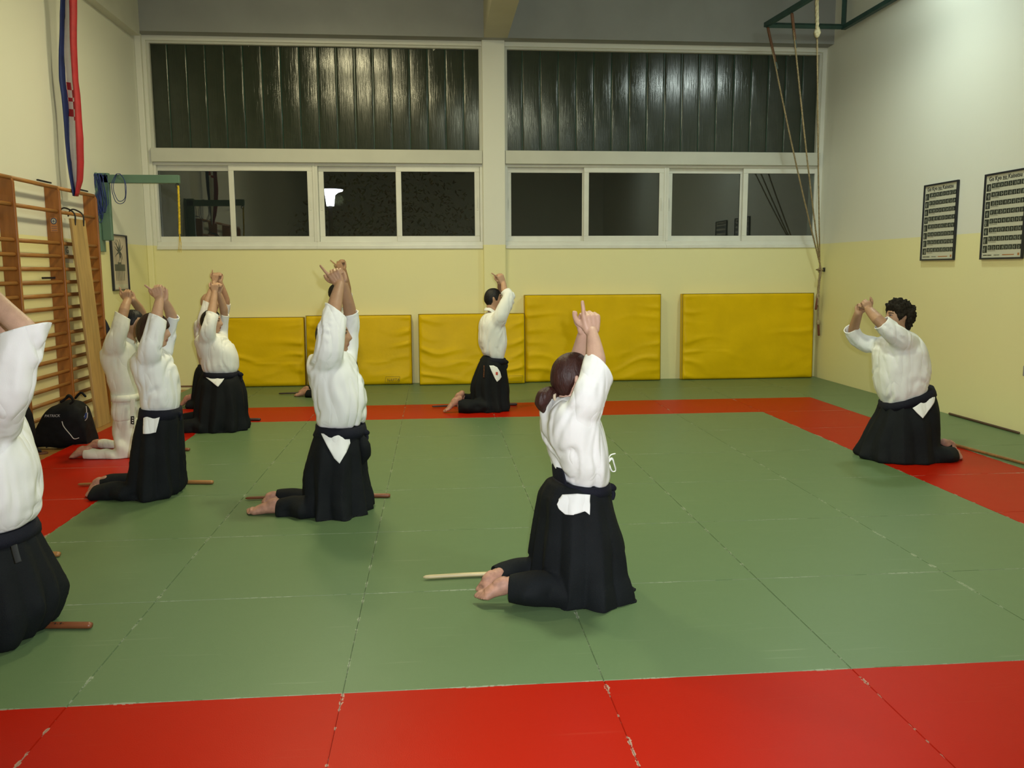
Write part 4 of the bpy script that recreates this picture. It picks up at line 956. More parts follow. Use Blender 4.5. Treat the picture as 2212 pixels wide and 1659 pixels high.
def add_hand(s, wrist, knuck, thumbdir, backn, tip=None, k=1.0, curl=1.0):
    """palm from wrist to knuckles; backn = direction the back of the hand faces; thumbdir = side of the index and thumb"""
    wrist, knuck = np.array(wrist), np.array(knuck); d = knuck - wrist; d /= np.linalg.norm(d)
    b = np.array(backn, float); b -= d * np.dot(b, d); b /= np.linalg.norm(b)
    t = np.cross(d, b); t *= np.sign(np.dot(t, thumbdir)) or 1
    PL = np.linalg.norm(knuck - wrist)
    for q, w_ in ((-0.030, 0.013), (-0.010, 0.0145), (0.010, 0.0145), (0.029, 0.014)):  # palm as four fused metacarpals
        s.body.tube([wrist + t * q * 0.55 * k, wrist + d * PL * 0.5 + t * q * 0.9 * k, knuck + t * q * k - d * 0.004 * abs(q) / 0.03], [0.016 * k, w_ * k, 0.0125 * k], n=10, sub=2)
    s.body.tube([wrist + t * 0.02 * k, wrist + d * PL * 0.45 + t * 0.028 * k - b * 0.010 * k], [0.016 * k, 0.017 * k], n=10, sub=1)
    lens = [(0.043, 0.027, 0.021), (0.047, 0.030, 0.022), (0.043, 0.027, 0.021), (0.034, 0.021, 0.018)]
    for i, q in enumerate((0.031, 0.0105, -0.0105, -0.030)):
        base = knuck + t * q * k - d * 0.003 * (i in (0, 3)) * k
        L = lens[i]; r = (0.0098, 0.0100, 0.0095, 0.0084)[i] * k
        if i == 0 and tip is not None:
            tp = np.array(tip); v = tp - base; ln = np.linalg.norm(v); v /= ln; ln = min(ln, 0.100 * k)
            mid = base + v * ln * 0.5 + b * 0.004
            s.body.tube([base - v * 0.01, base + v * ln * .28, mid, base + v * ln], [r * 1.1, r, r * .95, r * .78], n=10, sub=2)
            continue
        p = base; a = 0.0; pts = [base - d * 0.008]; rad = [r * 1.08]
        pts.append(p); rad.append(r * 1.06)
        for L_, da in zip(L, (62, 78, 48)):
            a += math.radians(da * curl); v = d * math.cos(a) - b * math.sin(a); p = p + v * L_ * k; pts.append(p); rad.append(r * 0.92)
        s.body.tube(pts, rad, n=10, sub=2)
    # thumb: leaves the side of the palm near its base and lies along the index side
    b0 = wrist + d * PL * 0.28 + t * 0.022 * k - b * 0.006 * k
    b1 = b0 + (t * 0.75 + d * 0.55 - b * 0.35) * 0.034 * k; b2 = b1 + (t * 0.35 + d * 0.85 - b * 0.35) * 0.030 * k; b3 = b2 + (t * 0.0 + d * 0.95 - b * 0.35) * 0.024 * k
    s.body.tube([b0, b1, b2, b3], [0.0145 * k, 0.0118 * k, 0.0108 * k, 0.0085 * k], n=10, sub=3)

def add_foot(s, ankle, toe, k=1.0, n_=None):
    """bare foot with the sole turned up or back, toes on the mat"""
    A_, T_ = np.array(ankle), np.array(toe); T_[2] = max(T_[2], 0.012); d = T_ - A_; L = np.linalg.norm(d); d /= L
    side = s.nv; upv = np.cross(side, d); upv *= np.sign(upv[2]) or 1
    heel = A_ + upv * 0.022 * k
    s.body.tube([A_ - d * 0.05, A_, A_ + d * L * 0.35 + upv * 0.003, A_ + d * L * 0.7 - upv * 0.004, A_ + d * (L - 0.04 * k)], [(0.036 * k, 0.036 * k), (0.040 * k, 0.036 * k), (0.033 * k, 0.037 * k), (0.024 * k, 0.043 * k), (0.014 * k, 0.041 * k)], n=16, ref=upv, sub=3)
    s.body.tube([heel - d * 0.01, heel + d * 0.02], [0.030 * k, 0.028 * k], n=14, sub=1)
    for i in range(5):
        q = (-0.032, -0.013, 0.003, 0.018, 0.031)[i]; r = (0.0125, 0.009, 0.0085, 0.008, 0.0075)[i] * k; ln = (0.052, 0.050, 0.045, 0.038, 0.030)[i] * k
        b0 = A_ + d * (L - 0.05 * k) + side * q * k; b1 = b0 + d * ln * 0.6 + np.array([0, 0, 0.004]); b2 = b0 + d * ln; b2[2] = max(b2[2] - 0.004, r)
        s.body.tube([b0, b1, b2], [r, r, r * 0.9], n=9, sub=2)

def finish_body(s, skinm, vox):
    vm = voxel(s.body, vox, 3); v = getv(vm); v[:, 2] = np.maximum(v[:, 2], 0.002)
    setv(vm, v); vm.materials.clear()
    for q in (skinm, M_lip, M_brow, M_eye, M_sole): vm.materials.append(q)
    cc = np.empty(len(vm.polygons) * 3); vm.polygons.foreach_get('center', cc); cc = cc.reshape(-1, 3)
    h = (cc - s.hc) / s.hk; hx, hy, hz = h @ s.hx, h @ s.hy, h @ s.hz
    mi = np.zeros(len(cc), int)
    front = (hx > 0.055) & (hx < 0.128) & (np.abs(hz) < 0.12)
    mi[front & (np.abs(hy) < 0.023 - np.abs(hz + 0.060) * 0.6) & (hz > -0.069) & (hz < -0.050)] = 1
    bz = 0.036 - (np.abs(hy) - 0.03) ** 2 * 8
    mi[front & (np.abs(hy) > 0.014) & (np.abs(hy) < 0.052) & (np.abs(hz - bz) < 0.0055)] = 2
    mi[front & (((np.abs(hy) - 0.032) / 0.015) ** 2 + ((hz - 0.0165) / 0.0068) ** 2 < 1)] = 3
    mi[(cc[:, 2] < 0.25)] = 4
    vm.polygons.foreach_set('material_index', mi.tolist()); vm.update()
    return vm

def add_hair(s, style, colour, root):
    base = np.array(root.location); mb = MB(); nu, nv = 90, 120
    k = s.hk; lift = {'short': 0.007, 'bob': 0.020, 'tied': 0.010, 'curly': 0.034, 'cropped': 0.004, 'bald': 0.002}[style]
    rings = []
    for i in range(1, nu):
        th = math.pi * i / nu; rr = math.sin(th); ct = math.cos(th); ring = []
        for j in range(nv):
            ph = 2 * math.pi * j / nv; c_, s_ = math.cos(ph), math.sin(ph)
            zz = 0.118 * ct; tlow = min(1, max(0, -zz / 0.118)); sm = tlow * tlow * (3 - 2 * tlow)
            rx = (0.094 if c_ > 0 else 0.104 * (1 - (0.10 if style == 'bob' else 0.36) * sm)); ry = 0.077 * (1 - 0.2 * sm)
            P = np.array([rx * rr ** 0.86 * c_, ry * rr ** 0.9 * s_, zz]); N = P / np.linalg.norm(P)
            az = abs(math.degrees(math.atan2(s_, c_)))  # 0 = front
            # the hairline: height the hair stops at, by direction
            line = {'short': [(0, .062), (45, .058), (62, .03), (72, -.01), (84, -.015), (95, .02), (108, -.03), (130, -.065), (180, -.075)],
                    'cropped': [(0, .068), (45, .066), (62, .035), (72, .0), (84, -.01), (95, .02), (108, -.02), (130, -.06), (180, -.07)],
                    'tied': [(0, .070), (50, .062), (66, .03), (80, .0), (95, .018), (112, -.02), (135, -.068), (180, -.082)],
                    'bob': [(0, .022), (35, .020), (52, .0), (64, -.045), (80, -.065), (110, -.078), (180, -.092)],
                    'curly': [(0, .058), (45, .052), (62, .02), (74, -.02), (86, -.005), (98, .022), (112, -.035), (135, -.08), (180, -.10)],
                    'bald': [(0, .2), (70, .2), (85, -.0), (95, .02), (110, -.01), (180, .01)]}[style]
            if style == 'bald': line = [(0, .5), (75, .5), (80, .0), (95, .03), (110, -.01), (180, -.01)]
            hl = np.interp(az, [q[0] for q in line], [q[1] for q in line]) + 0.006 * noise.noise(Vector((az * 0.12 * (1 if s_ > 0 else -1), 0, 3)))
            over = (style == 'bald' and zz > 0.035)
            e = (zz - hl) / 0.012
            g = float(np.interp(zz - hl, [-0.030, -0.004, 0.014], [-0.02, 0.0, lift]))
            if g > 0.002:
                if style == 'curly':
                    v = Vector((P * 38).tolist()); g += 0.024 * noise.noise(v) + 0.014 * noise.noise(v * 2.3)
                    if zz > 0.03: g += 0.004
                elif style == 'bob': g += 0.004 * noise.noise(Vector((ph * 9, zz * 12, 1))) + 0.006 * max(0, -ct)
                else: g += 0.0025 * noise.noise(Vector((ph * 14, zz * 20, 1)))
            ring.append(s.H(P + N * g))
        rings.append(ring)
    mb.loft(rings); return build(mb, 'hair', HM[colour], root, smooth=True, base=tuple(base))

def folds(s, vm, anchors, amp, freq, reach, seed=0, base_noise=0.004, wob=1.5):
    """creases running down from the raised sleeves and fanning over the trunk, plus broad crumple"""
    v = getv(vm); n = getn(vm); d = np.zeros(len(v))
    for (A_, sg) in anchors:
        r = v - A_; x = r @ s.f; z = r[:, 2]; lat = v @ s.nv - s.O @ s.nv
        ang = np.arctan2(x, -z); dist = np.sqrt(x * x + z * z)
        side = 1 / (1 + np.exp(-(lat * sg + 0.04) * 30))
        for fq, am, off in ((freq * 1.9, 1.0, 0.0), (freq * 3.9, 0.45, 3.3)):
            nz = np.array([noise.noise(Vector((a * 5 + seed + off, dd * 3.2, lt * 4 + seed * 3.7))) for a, dd, lt in zip(ang, dist, lat)])
            mk = np.array([noise.noise(Vector((a * 11 + off, dd * 4.5, seed * 1.3 + sg))) for a, dd in zip(ang, dist)])
            sn = np.sin(ang * fq * 0.5 + nz * 3.0 + seed)
            groove = np.clip(1 - np.abs(sn) * 1.9, 0, 1) ** 1.4
            soft = np.cos(ang * fq + nz * 6.0 + 2 * seed) * 0.22
            d += side * amp * 3.0 * am * (-groove + soft) * np.clip(mk * 2.2 + 0.45, 0, 1)
    E_ = np.empty(len(vm.edges) * 2, dtype=np.int64); vm.edges.foreach_get('vertices', E_); E_ = E_.reshape(-1, 2)
    cnt = np.bincount(E_.ravel(), minlength=len(v)) + 1.0
    for _ in range(2):
        acc = d.copy(); np.add.at(acc, E_[:, 0], d[E_[:, 1]]); np.add.at(acc, E_[:, 1], d[E_[:, 0]]); d = acc / cnt
    d *= 1.6
    for i in range(len(v)):
        p = Vector((v[i] * 7).tolist()); d[i] += 1.8 * base_noise * noise.noise(p + Vector((seed, 0, 0))) + base_noise * 0.6 * noise.noise(Vector((p.x * 3, p.y * 3, p.z * 1.6)))
    v += n * d[:, None]; setv(vm, v)

def trim(vm, cuts, s):
    """clean planar openings: cuts are (centre, outward normal, radius, lateral low, high)"""
    bm = bmesh.new(); bm.from_mesh(vm)
    for (C, nrm, rad, lo, hi) in cuts:
        def region():
            out = []
            for f in bm.faces:
                c = np.array(f.calc_center_median()); r = c - C; a = np.dot(r, nrm); lat = np.dot(c - s.O, s.nv)
                if -0.03 < a < 0.24 and lo < lat < hi and np.linalg.norm(r - nrm * a) < rad: out.append((a, f))
            return out
        fs = [f for a, f in region()]; es = list({e for f in fs for e in f.edges}); vs = list({v for f in fs for v in f.verts})
        bmesh.ops.bisect_plane(bm, geom=fs + es + vs, dist=1e-5, plane_co=Vector(C.tolist()), plane_no=Vector(nrm.tolist()))
        bmesh.ops.delete(bm, geom=[f for a, f in region() if a > 0], context='FACES')
    bmesh.ops.delete(bm, geom=[v for v in bm.verts if not v.link_faces], context='VERTS')
    bm.to_mesh(vm); bm.free()

def patch(s, poly, target, mtl, name, root, off=0.006, res=0.008, thick=0.004, label=None):
    """cloth piece laid on the near side of a garment; poly is its outline seen from the side"""
    bvh = BVHTree.FromPolygons([tuple(v.co) for v in target.vertices], [tuple(p.vertices) for p in target.polygons])
    P3 = [s.pt(x, y, 0.0) for x, y in poly]; o = s.O; u = np.array([np.dot(p - o, s.f) for p in P3]); z = np.array([p[2] for p in P3])
    base = np.array(root.location)
    # perspective: slide the outline to the garment surface by casting from the camera
    out = []
    for x, y in poly:
        d = RT * ((x - 1106) / F) - UP * ((y - 829.5) / F) + fwd; d /= np.linalg.norm(d)
        h = bvh.ray_cast(Vector((CAM - base).tolist()), Vector(d.tolist()))
        if h[0] is not None: out.append(np.array(h[0]) + base)
        else: out.append(s.pt(x, y, 0.15))
    u = np.array([np.dot(p - o, s.f) for p in out]); z = np.array([p[2] for p in out])
    def inside(a, b):
        c = False; j = len(u) - 1
        for i in range(len(u)):
            if (z[i] > b) != (z[j] > b) and a < (u[j] - u[i]) * (b - z[i]) / (z[j] - z[i]) + u[i]: c = not c
            j = i
        return c
    bm = bmesh.new(); vs = [bm.verts.new((u[i], z[i], 0)) for i in range(len(u))]; f = bm.faces.new(vs)
    bmesh.ops.triangulate(bm, faces=[f])
    bmesh.ops.subdivide_edges(bm, edges=bm.edges[:], cuts=7, use_grid_fill=True)
    for vv in bm.verts:
        a, b, _ = vv.co; p = o + s.f * a + s.nv * 0.9; p[2] = b
        h = bvh.ray_cast(Vector((p - base).tolist()), Vector((-s.nv).tolist()))
        q = (np.array(h[0]) if h[0] is not None and (h[0] - Vector((p - base).tolist())).length < 0.95 else (p - base - s.nv * 0.7)) + s.nv * off
        vv.co = Vector(q.tolist())
    bmesh.ops.smooth_vert(bm, verts=bm.verts[:], factor=0.5, use_axis_x=True, use_axis_y=True, use_axis_z=True)
    me = bpy.data.meshes.new(name); bm.to_mesh(me); bm.free(); me.materials.append(mtl)
    me.polygons.foreach_set('use_smooth', [True] * len(me.polygons))
    ob = link(name, me, root); md = ob.modifiers.new('s', 'SOLIDIFY'); md.thickness = thick; md.offset = 0
    if label: ob['label'] = label
    return ob

def person(lab, O, yaw, near, vox, head, torso, sleeves, arms, hands, belt, skirt, calves, feet, hair, skinc='a', k=1.0, gi=None, hak=None, tilt=0.3, fold=(0.006, 15), seed=1, patches=(), pleat=(0.017, 0), collar=True, cutmid=0.0, armhole=0.5):
    s = Person(lab, O, yaw, near, vox); gi = gi or M_gi; hak = hak or M_hak
    base = s.O.copy()
    # ---- head, neck
    add_head(s, s.pt(head[0], head[1], head[5] if len(head) > 5 else 0.0), head[2], head[3], head[4] if len(head) > 4 else 0)
    top = s.ring(torso[-1]); low = np.mean(top, axis=0) + [0, 0, -0.04]; add_neck(s, low=low)
    # ---- core, shoulders, thighs under the cloth
    cen = [np.mean(s.ring(r), axis=0) for r in torso[::-1]]; hwm = [min(r[4], s.m(abs(r[2] - r[0])) / 2) for r in torso[::-1]]
    s.body.tube(cen, [max(0.04, q * 0.66) for q in hwm], n=18, sub=2)
    hipc = cen[-1]
    for (sgn, cal) in calves_iter(calves):
        kn = s.pt(cal[0][0], cal[0][1], cal[0][2]); an = s.pt(cal[-1][0], cal[-1][1], cal[-1][2])
        s.body.tube([hipc + s.nv * (0.07 if cal[0][2] > 0 else -0.07), kn], [0.055, 0.036], n=14, sub=1)
        s.body.tube([kn, (kn + an) / 2 + [0, 0, .0], an], [0.036, 0.036, 0.030], n=14, sub=2)
    for ai, a in enumerate(arms):
        sl_ = sleeves[ai]; a = [(q[0], q[1], q[2] * (0.55 if iq == 0 else 1), q[3] * 0.55) for iq, q in enumerate(sl_[:-1])] + list(a[2:])
        a_old = [(a[0][0], a[0][1], a[0][2] * 0.6, a[0][3] * 0.55), (a[1][0], a[1][1], a[1][2], a[1][3] * 0.74)] + a[2:] if False else a; pts = [s.pt(p[0], p[1], p[2]) for p in a]; rad = [s.m(p[3]) for p in a]
        s.body.tube(pts, rad, n=16, sub=3)
    for h in hands:
        wr, kn, tp = h[0], h[1], h[2]
        bn = s.nv * h[3] + (h[5] if len(h) > 5 else 0) * np.array([0, 0, 1.0])
        add_hand(s, s.pt(*wr), s.pt(*kn), -s.f * h[4] if len(h) > 4 else -s.f, bn, None if tp is None else s.pt(*tp), k * (h[6] if len(h) > 6 else 1.0))
    for ft in feet: add_foot(s, s.pt(*ft[0]), s.pt(*ft[1]), (ft[2] if len(ft) > 2 else 1.0) * k)
    vm = finish_body(s, SK[skinc], vox); v = getv(vm); setv(vm, v - base)
    root = link('person', vm, loc=tuple(base)); tag(root, lab, 'person')
    # ---- jacket
    mb = MB(); s.loftrows(mb, torso)
    cuffs = []
    sleeves = [[(q[0][0], q[0][1], q[0][2] * 0.55) + tuple(q[0][3:])] + q[1:] for q in sleeves]
    for i, sl in enumerate(sleeves):
        C, Pv = s.pt(*sl[-1][:3]), s.pt(*sl[-2][:3]); ax = C - Pv; ax /= np.linalg.norm(ax)
        r = s.m(sl[-1][3]); tl = sl[-1][5] if len(sl[-1]) > 5 else tilt
        nrm = ax + s.f * tl; nrm /= np.linalg.norm(nrm)
        ext = C + ax * 0.07
        mb.tube([s.pt(*p[:3]) for p in sl] + [ext], [(s.m(p[3]), s.m(p[3]) * (p[4] if len(p) > 4 else 0.9)) for p in sl] + [(r * 1.02, r * (sl[-1][4] if len(sl[-1]) > 4 else .9))], n=24, sub=4, ref=s.f)
        cuffs.append((C, nrm, r * 1.9, sl[-1][2]))
    mid = cutmid
    vm = voxel(mb, 0.010 if vox < 0.0055 else 0.012, 7, 0.6)
    cl = []
    for (C, nrm, rad, nn_) in cuffs: cl.append((C, nrm, rad, mid if nn_ > mid else -9, 9 if nn_ > mid else mid))
    anch = []
    for i, sl in enumerate(sleeves):
        q2 = s.pt(*sl[-1][:3]); q1 = s.pt(*sl[0][:3]); dd = q2 - q1; dd /= np.linalg.norm(dd)
        anch.append((q2 + dd * 0.22, 1 if sl[0][2] > 0 else -1))
    folds(s, vm, anch, fold[0], fold[1], 0.4, seed)
    trim(vm, cl, s)
    # the head keeps clear of the cloth: open the neck
    bm = bmesh.new(); bm.from_mesh(vm)
    nb = s.H((-0.035, 0, -0.125)); ax = s.H((-0.02, 0, 0)) - nb; ax /= np.linalg.norm(ax); dele = []
    for f in bm.faces:
        c = np.array(f.calc_center_median()) - nb; a = np.dot(c, ax)
        if -0.02 < a < 0.12 and np.linalg.norm(c - ax * a) < 0.062: dele.append(f)
    bmesh.ops.delete(bm, geom=dele, context='FACES')
    for _ in range(8): bmesh.ops.smooth_vert(bm, verts=list({v for e in bm.edges if e.is_boundary and (np.linalg.norm(np.array(e.verts[0].co) - nb) < 0.16) for v in e.verts}), factor=0.5, use_axis_x=True, use_axis_y=True, use_axis_z=True)
    bm.to_mesh(vm); bm.free()
    setv(vm, getv(vm) - base); vm.materials.clear(); vm.materials.append(gi)
    jk = link('jacket', vm, root); md = jk.modifiers.new('s', 'SOLIDIFY'); md.thickness = 0.007; md.offset = -1
    if collar:   # lapel band round the neck crossing on the chest
        mb = MB(); pts = []
        for t in np.linspace(-1, 1, 25):
            a = t * 2.45; rr = 0.066 * s.hk
            c = nb + s.nv * rr * math.sin(a) * 1.05 - s.f * rr * math.cos(a) * 1.05 + np.array([0, 0, 0.012 - 0.055 * max(0, abs(t) - 0.45) / 0.55])
            pts.append(c)
        mb.tube(pts, [(0.020, 0.007)] * len(pts), n=10, sub=1, ref=(0, 0, 1)); build(mb, 'collar', gi, root, smooth=True, base=tuple(base))
    # ---- hakama or trousers
    if skirt:
        mb = MB(); s.loftrows(mb, skirt)
        for sgn, cal in calves_iter(calves):
            s.tube(mb, cal, n=22, sub=4, flat=1.0)
            if hak is gi:
                hp = np.mean(s.ring(skirt[1]), axis=0) + s.nv * (0.07 if cal[0][2] > 0 else -0.07); mb.tube([hp, s.pt(*cal[0][:3])], [0.09, s.m(cal[0][3]) * 1.05], n=18, sub=1)
        vm = voxel(mb, 0.011 if vox < 0.0055 else 0.013, 5, 0.5)
        v = getv(vm); n = getn(vm)
        c0 = np.mean(s.ring(skirt[-1]), axis=0); zt = s.ring(skirt[0])[0][2] if skirt[0][1] < skirt[-1][1] else s.ring(skirt[-1])[0][2]
        ztop_ = max(v[:, 2]); r = v - np.mean(s.ring(skirt[len(skirt) // 2]), axis=0); th_ = np.arctan2(r @ s.nv, r @ s.f)
        hgt = np.clip((ztop_ - v[:, 2]) / ztop_, 0, 1)
        nz = np.array([noise.noise(Vector((p[0] * 3, p[1] * 3, p[2] * 2.2 + seed))) for p in v]); nz2 = np.array([noise.noise(Vector((p[0] * 11, p[1] * 11, p[2] * 4 + seed))) for p in v])
        horiz = np.clip(1 - np.abs(n[:, 2]), 0, 1)
        if hak is not gi:
            a_ = th_ * 11 + nz * 2.6 + seed; w_ = np.abs(((a_ / math.pi) % 2) - 1) - 0.5
            low_ = np.clip(1 - v[:, 2] / 0.13, 0, 1)
            d = pleat[0] * (0.5 + 2.6 * hgt) * w_ * horiz + 0.014 * nz * (hgt > .1) + 0.006 * nz2 + low_ * (0.03 * nz2 + 0.012) * horiz
        else: d = 0.007 * nz + 0.005 * nz2 + 0.006 * np.sin((v @ s.f) * 34 + v[:, 2] * 26 + nz * 3)
        v = v + n * d[:, None]; v[:, 2] = np.maximum(v[:, 2], 0.003); setv(vm, v)
        cuts = []     # open trouser hems
        for sgn, cal in calves_iter(calves):
            C, Pv = s.pt(*cal[-1][:3]), s.pt(*cal[-2][:3]); ax = C - Pv; ax /= np.linalg.norm(ax); rr = s.m(cal[-1][3]) * 1.7
            cuts.append((C + ax * 0.01, ax, rr, 0.0 if cal[-1][2] > 0 else -9, 9 if cal[-1][2] > 0 else 0.0))
        trim(vm, cuts, s)
        setv(vm, getv(vm) - base); vm.materials.clear(); vm.materials.append(hak)
        hk_ = link('hakama' if hak is not gi else 'trousers', vm, root)
        md = hk_.modifiers.new('s', 'SOLIDIFY'); md.thickness = 0.006; md.offset = -1
        s.skirtmesh = vm
    # ---- belt
    mb = MB(); rr = [s.ring(r, 48, grow=0.006) for r in belt['rows']]
    ri = [s.ring(r, 48, grow=-0.012) for r in belt['rows']]
    mb.loft([ri[0]] + rr + [ri[-1]], cap=True); build(mb, 'belt', belt.get('mat', M_obi), root, smooth=True, base=tuple(base))
    if belt.get('knot'):
        x, y, n_, r = belt['knot']; mb = MB(); q = s.m(r)
        mb.tube([s.pt(x - r, y + r * .2, n_), s.pt(x, y, n_ + q * .3), s.pt(x + r * .8, y + r * .3, n_)], [(q * .8, q * .6), (q, q * .8), (q * .7, q * .5)], n=12)
        mb.tube([s.pt(x, y, n_), s.pt(x + r * .6, y + r * 1.6, n_ + .01), s.pt(x + r * .3, y + r * 2.8, n_ + .02)], [(q * .5, q * .25)] * 3, n=8)
        build(mb, 'belt_knot', belt.get('mat', M_obi), root, smooth=True, base=tuple(base))
    if hair[0]: add_hair(s, hair[0], hair[1], root)
    for p in patches: patch(s, p[0], s.skirtmesh, p[1], p[2], root, off=p[3] if len(p) > 3 else 0.007, label=p[4] if len(p) > 4 else None)
    s.root = root; s.jk = jk; return s

def calves_iter(c):
    return [(i, q) for i, q in enumerate(c)]

# ---- 1. woman with the ponytail, foreground
s = person('woman with a dark ponytail kneeling in the foreground with her back turned, arms raised',
    (1.00, 0.95), 12, -1, 0.0046, head=(1238, 818, 8, 1.0, 4, 0.0),
    torso=[(1214, 1046, 1311, 1036, .150), (1196, 1022, 1316, 1022, .180), (1186, 996, 1315, 996, .205), (1172, 955, 1310, 955, .21), (1164, 916, 1300, 916, .215), (1168, 885, 1288, 885, .20), (1185, 862, 1275, 862, .15), (1205, 850, 1262, 850, .07)],
    sleeves=[[(1252, 915, .155, 44, .8), (1268, 868, .17, 38, .85), (1284, 825, .15, 37, .9), (1293, 797, .12, 38, .95, .75)],
             [(1236, 900, -.155, 36), (1240, 850, -.17, 34), (1246, 800, -.15, 30), (1246, 774, -.12, 27, 1, 0.1)]],
    arms=[[(1250, 905, .16, 26), (1290, 812, .13, 27), (1287, 775, .11, 21), (1279, 716, .05, 11)], [(1236, 895, -.16, 26), (1247, 812, -.13, 26), (1253, 765, -.10, 20), (1262, 718, -.03, 13)]],
    hands=[((1279, 714, .04), (1276, 683, .03), (1258, 652, .03), 1.0, 1.0, 0, 1.15), ((1263, 716, -.02), (1262, 690, -.035), None, -1.0, 1.0)],
    belt={'rows': [(1194, 1056, 1317, 1056, .165), (1195, 1046, 1316, 1046, .165), (1197, 1037, 1315, 1037, .16)], 'knot': (1320, 1052, .02, 9)},
    skirt=[(1183, 1040, 1314, 1040, .155), (1166, 1072, 1320, 1072, .20), (1160, 1114, 1330, 1114, .24), (1153, 1158, 1344, 1158, .27), (1148, 1202, 1345, 1202, .29), (1146, 1246, 1353, 1246, .30), (1150, 1285, 1362, 1285, .30), (1158, 1306, 1362, 1306, .29)],
    calves=[[(1225, 1280, .17, 34), (1160, 1272, .15, 36), (1106, 1270, .10, 31, .9)], [(1200, 1240, -.15, 34), (1120, 1230, -.13, 26), (1072, 1240, -.10, 20)]],
    feet=[((1087, 1268, .085), (1033, 1290, .06)), ((1062, 1254, -.06), (1036, 1276, -.03))],
    hair=('tied', 'chest'), skinc='c', tilt=.4, seed=2, fold=(.0055, 13),
    patches=[([(1212, 1066), (1240, 1064), (1274, 1067), (1273, 1085), (1272, 1112), (1262, 1104), (1240, 1111), (1219, 1110), (1205, 1098), (1201, 1088), (1206, 1074)], M_gi, 'jacket_tail', .012, 'white jacket tail showing through the side slit')])
base = tuple(s.root.location); H = s.H
mb = MB(); t0 = s.pt(1203, 858, 0.0)
mb.tube([t0, s.pt(1190, 848, 0), s.pt(1176, 856, 0.005), s.pt(1170, 872, .005), s.pt(1174, 889, 0)], [s.m(7), s.m(13), s.m(17), s.m(15), s.m(4)], n=18, sub=5)
vm = voxel(mb, 0.004, 2); v = getv(vm); n_ = getn(vm); a = np.arctan2(v[:, 1] - t0[1], v[:, 0] - t0[0]); v += n_ * (0.0012 * np.sin(a * 30 + v[:, 2] * 25))[:, None]
setv(vm, v - np.array(base)); vm.materials.clear(); vm.materials.append(HM['chest']); link('ponytail', vm, s.root)
mb = MB(); mb.tube([s.pt(1206, 856, -.02), s.pt(1198, 852, .02), s.pt(1198, 862, .02)], [s.m(3.5)] * 3, n=8); build(mb, 'hair_tie', mat('cream hair tie', (0.6, 0.5, 0.35), 0.7), s.root, smooth=True, base=base)
mb = MB()
mb.tube([s.pt(1312, 1000, .02), s.pt(1322, 990, .03), s.pt(1327, 1003, .03), s.pt(1330, 1016, .02), s.pt(1322, 1018, .02), s.pt(1316, 1004, .02)], [(.007, .003)] * 6, n=8)
mb.tube([s.pt(1312, 1000, .02), s.pt(1318, 984, .03), s.pt(1328, 980, .03)], [(.007, .003)] * 3, n=8); mb.tube([s.pt(1312, 1000, .02), s.pt(1317, 1010, .05)], [(.007, .003)] * 2, n=8, sub=1)
build(mb, 'side_tie', M_gi, s.root, smooth=True, base=base)
mb = MB(); s.loftrows(mb, [(1197, 1040, 1222, 1040, .09), (1196, 1018, 1216, 1018, .085), (1197, 1008, 1212, 1008, .075)]); build(mb, 'back_board', M_obi, s.root, smooth=True, base=base)

# ---- 2. large man, centre left
s = person('stout man kneeling in profile at centre left, white jacket and black hakama, arms raised',
    (-0.45, 2.55), -3, -1, 0.0052, head=(720, 726, 4, 1.04),
    torso=[(686, 918, 785, 918, .16), (682, 902, 790, 902, .19), (681, 884, 793, 884, .205), (676, 855, 792, 855, .215), (669, 826, 786, 826, .22), (663, 800, 776, 800, .22), (664, 778, 765, 778, .20), (674, 762, 752, 762, .14), (694, 752, 738, 752, .07)],
    sleeves=[[(704, 800, .16, 36, .8), (708, 765, .20, 33, .85), (715, 715, .20, 30, .9), (725, 672, .14, 24, 1, .55)],
             [(732, 800, -.16, 32), (748, 765, -.19, 26), (754, 715, -.18, 22), (756, 676, -.14, 19, 1, -.3)]],
    arms=[[(700, 795, .18, 18), (717, 700, .17, 19), (723, 660, .13, 15.5), (734, 615, .05, 9.5)], [(735, 795, -.18, 18), (752, 700, -.17, 18), (755, 668, -.13, 14), (741, 612, -.04, 9.5)]],
    hands=[((733, 611, .045), (720, 590, .045), (692, 574, .04), 1.0, 1.0), ((741, 608, -.03), (732, 592, -.045), (708, 590, -.04), -1.0, 1.0)],
    belt={'rows': [(684, 936, 790, 938, .185), (684, 926, 790, 928, .185), (685, 914, 787, 917, .18)], 'knot': (789, 933, .03, 7)},
    skirt=[(686, 918, 785, 918, .165), (672, 950, 790, 950, .20), (665, 975, 792, 975, .225), (660, 1010, 791, 1010, .24), (662, 1050, 796, 1050, .25), (668, 1085, 799, 1085, .26), (676, 1108, 799, 1108, .27), (684, 1122, 796, 1122, .26)],
    calves=[[(720, 1100, .16, 24), (660, 1097, .14, 26), (609, 1100, .10, 24, .9)], [(700, 1080, -.15, 24), (640, 1074, -.13, 20), (600, 1070, -.12, 14)]],
    feet=[((594, 1094, .09), (534, 1115, .08), 1.08), ((590, 1078, -.11), (566, 1085, -.11))],
    hair=('short', 'black'), skinc='b', k=1.06, seed=5, fold=(.0075, 12),
    patches=[([(693, 934), (724, 938), (756, 941), (758, 957), (752, 972), (734, 1002), (722, 990), (708, 966)], M_gi, 'jacket_tail', .010, 'white jacket tail showing through the side slit')])
base = tuple(s.root.location)
mb = MB(); mb.tube([s.pt(780, 945, .07), s.pt(786, 962, .08), s.pt(788, 982, .07), s.pt(779, 1003, .05)], [s.m(8), s.m(14), s.m(13), s.m(4)], n=12); build(mb, 'front_fold', M_hak, s.root, smooth=True, base=base)

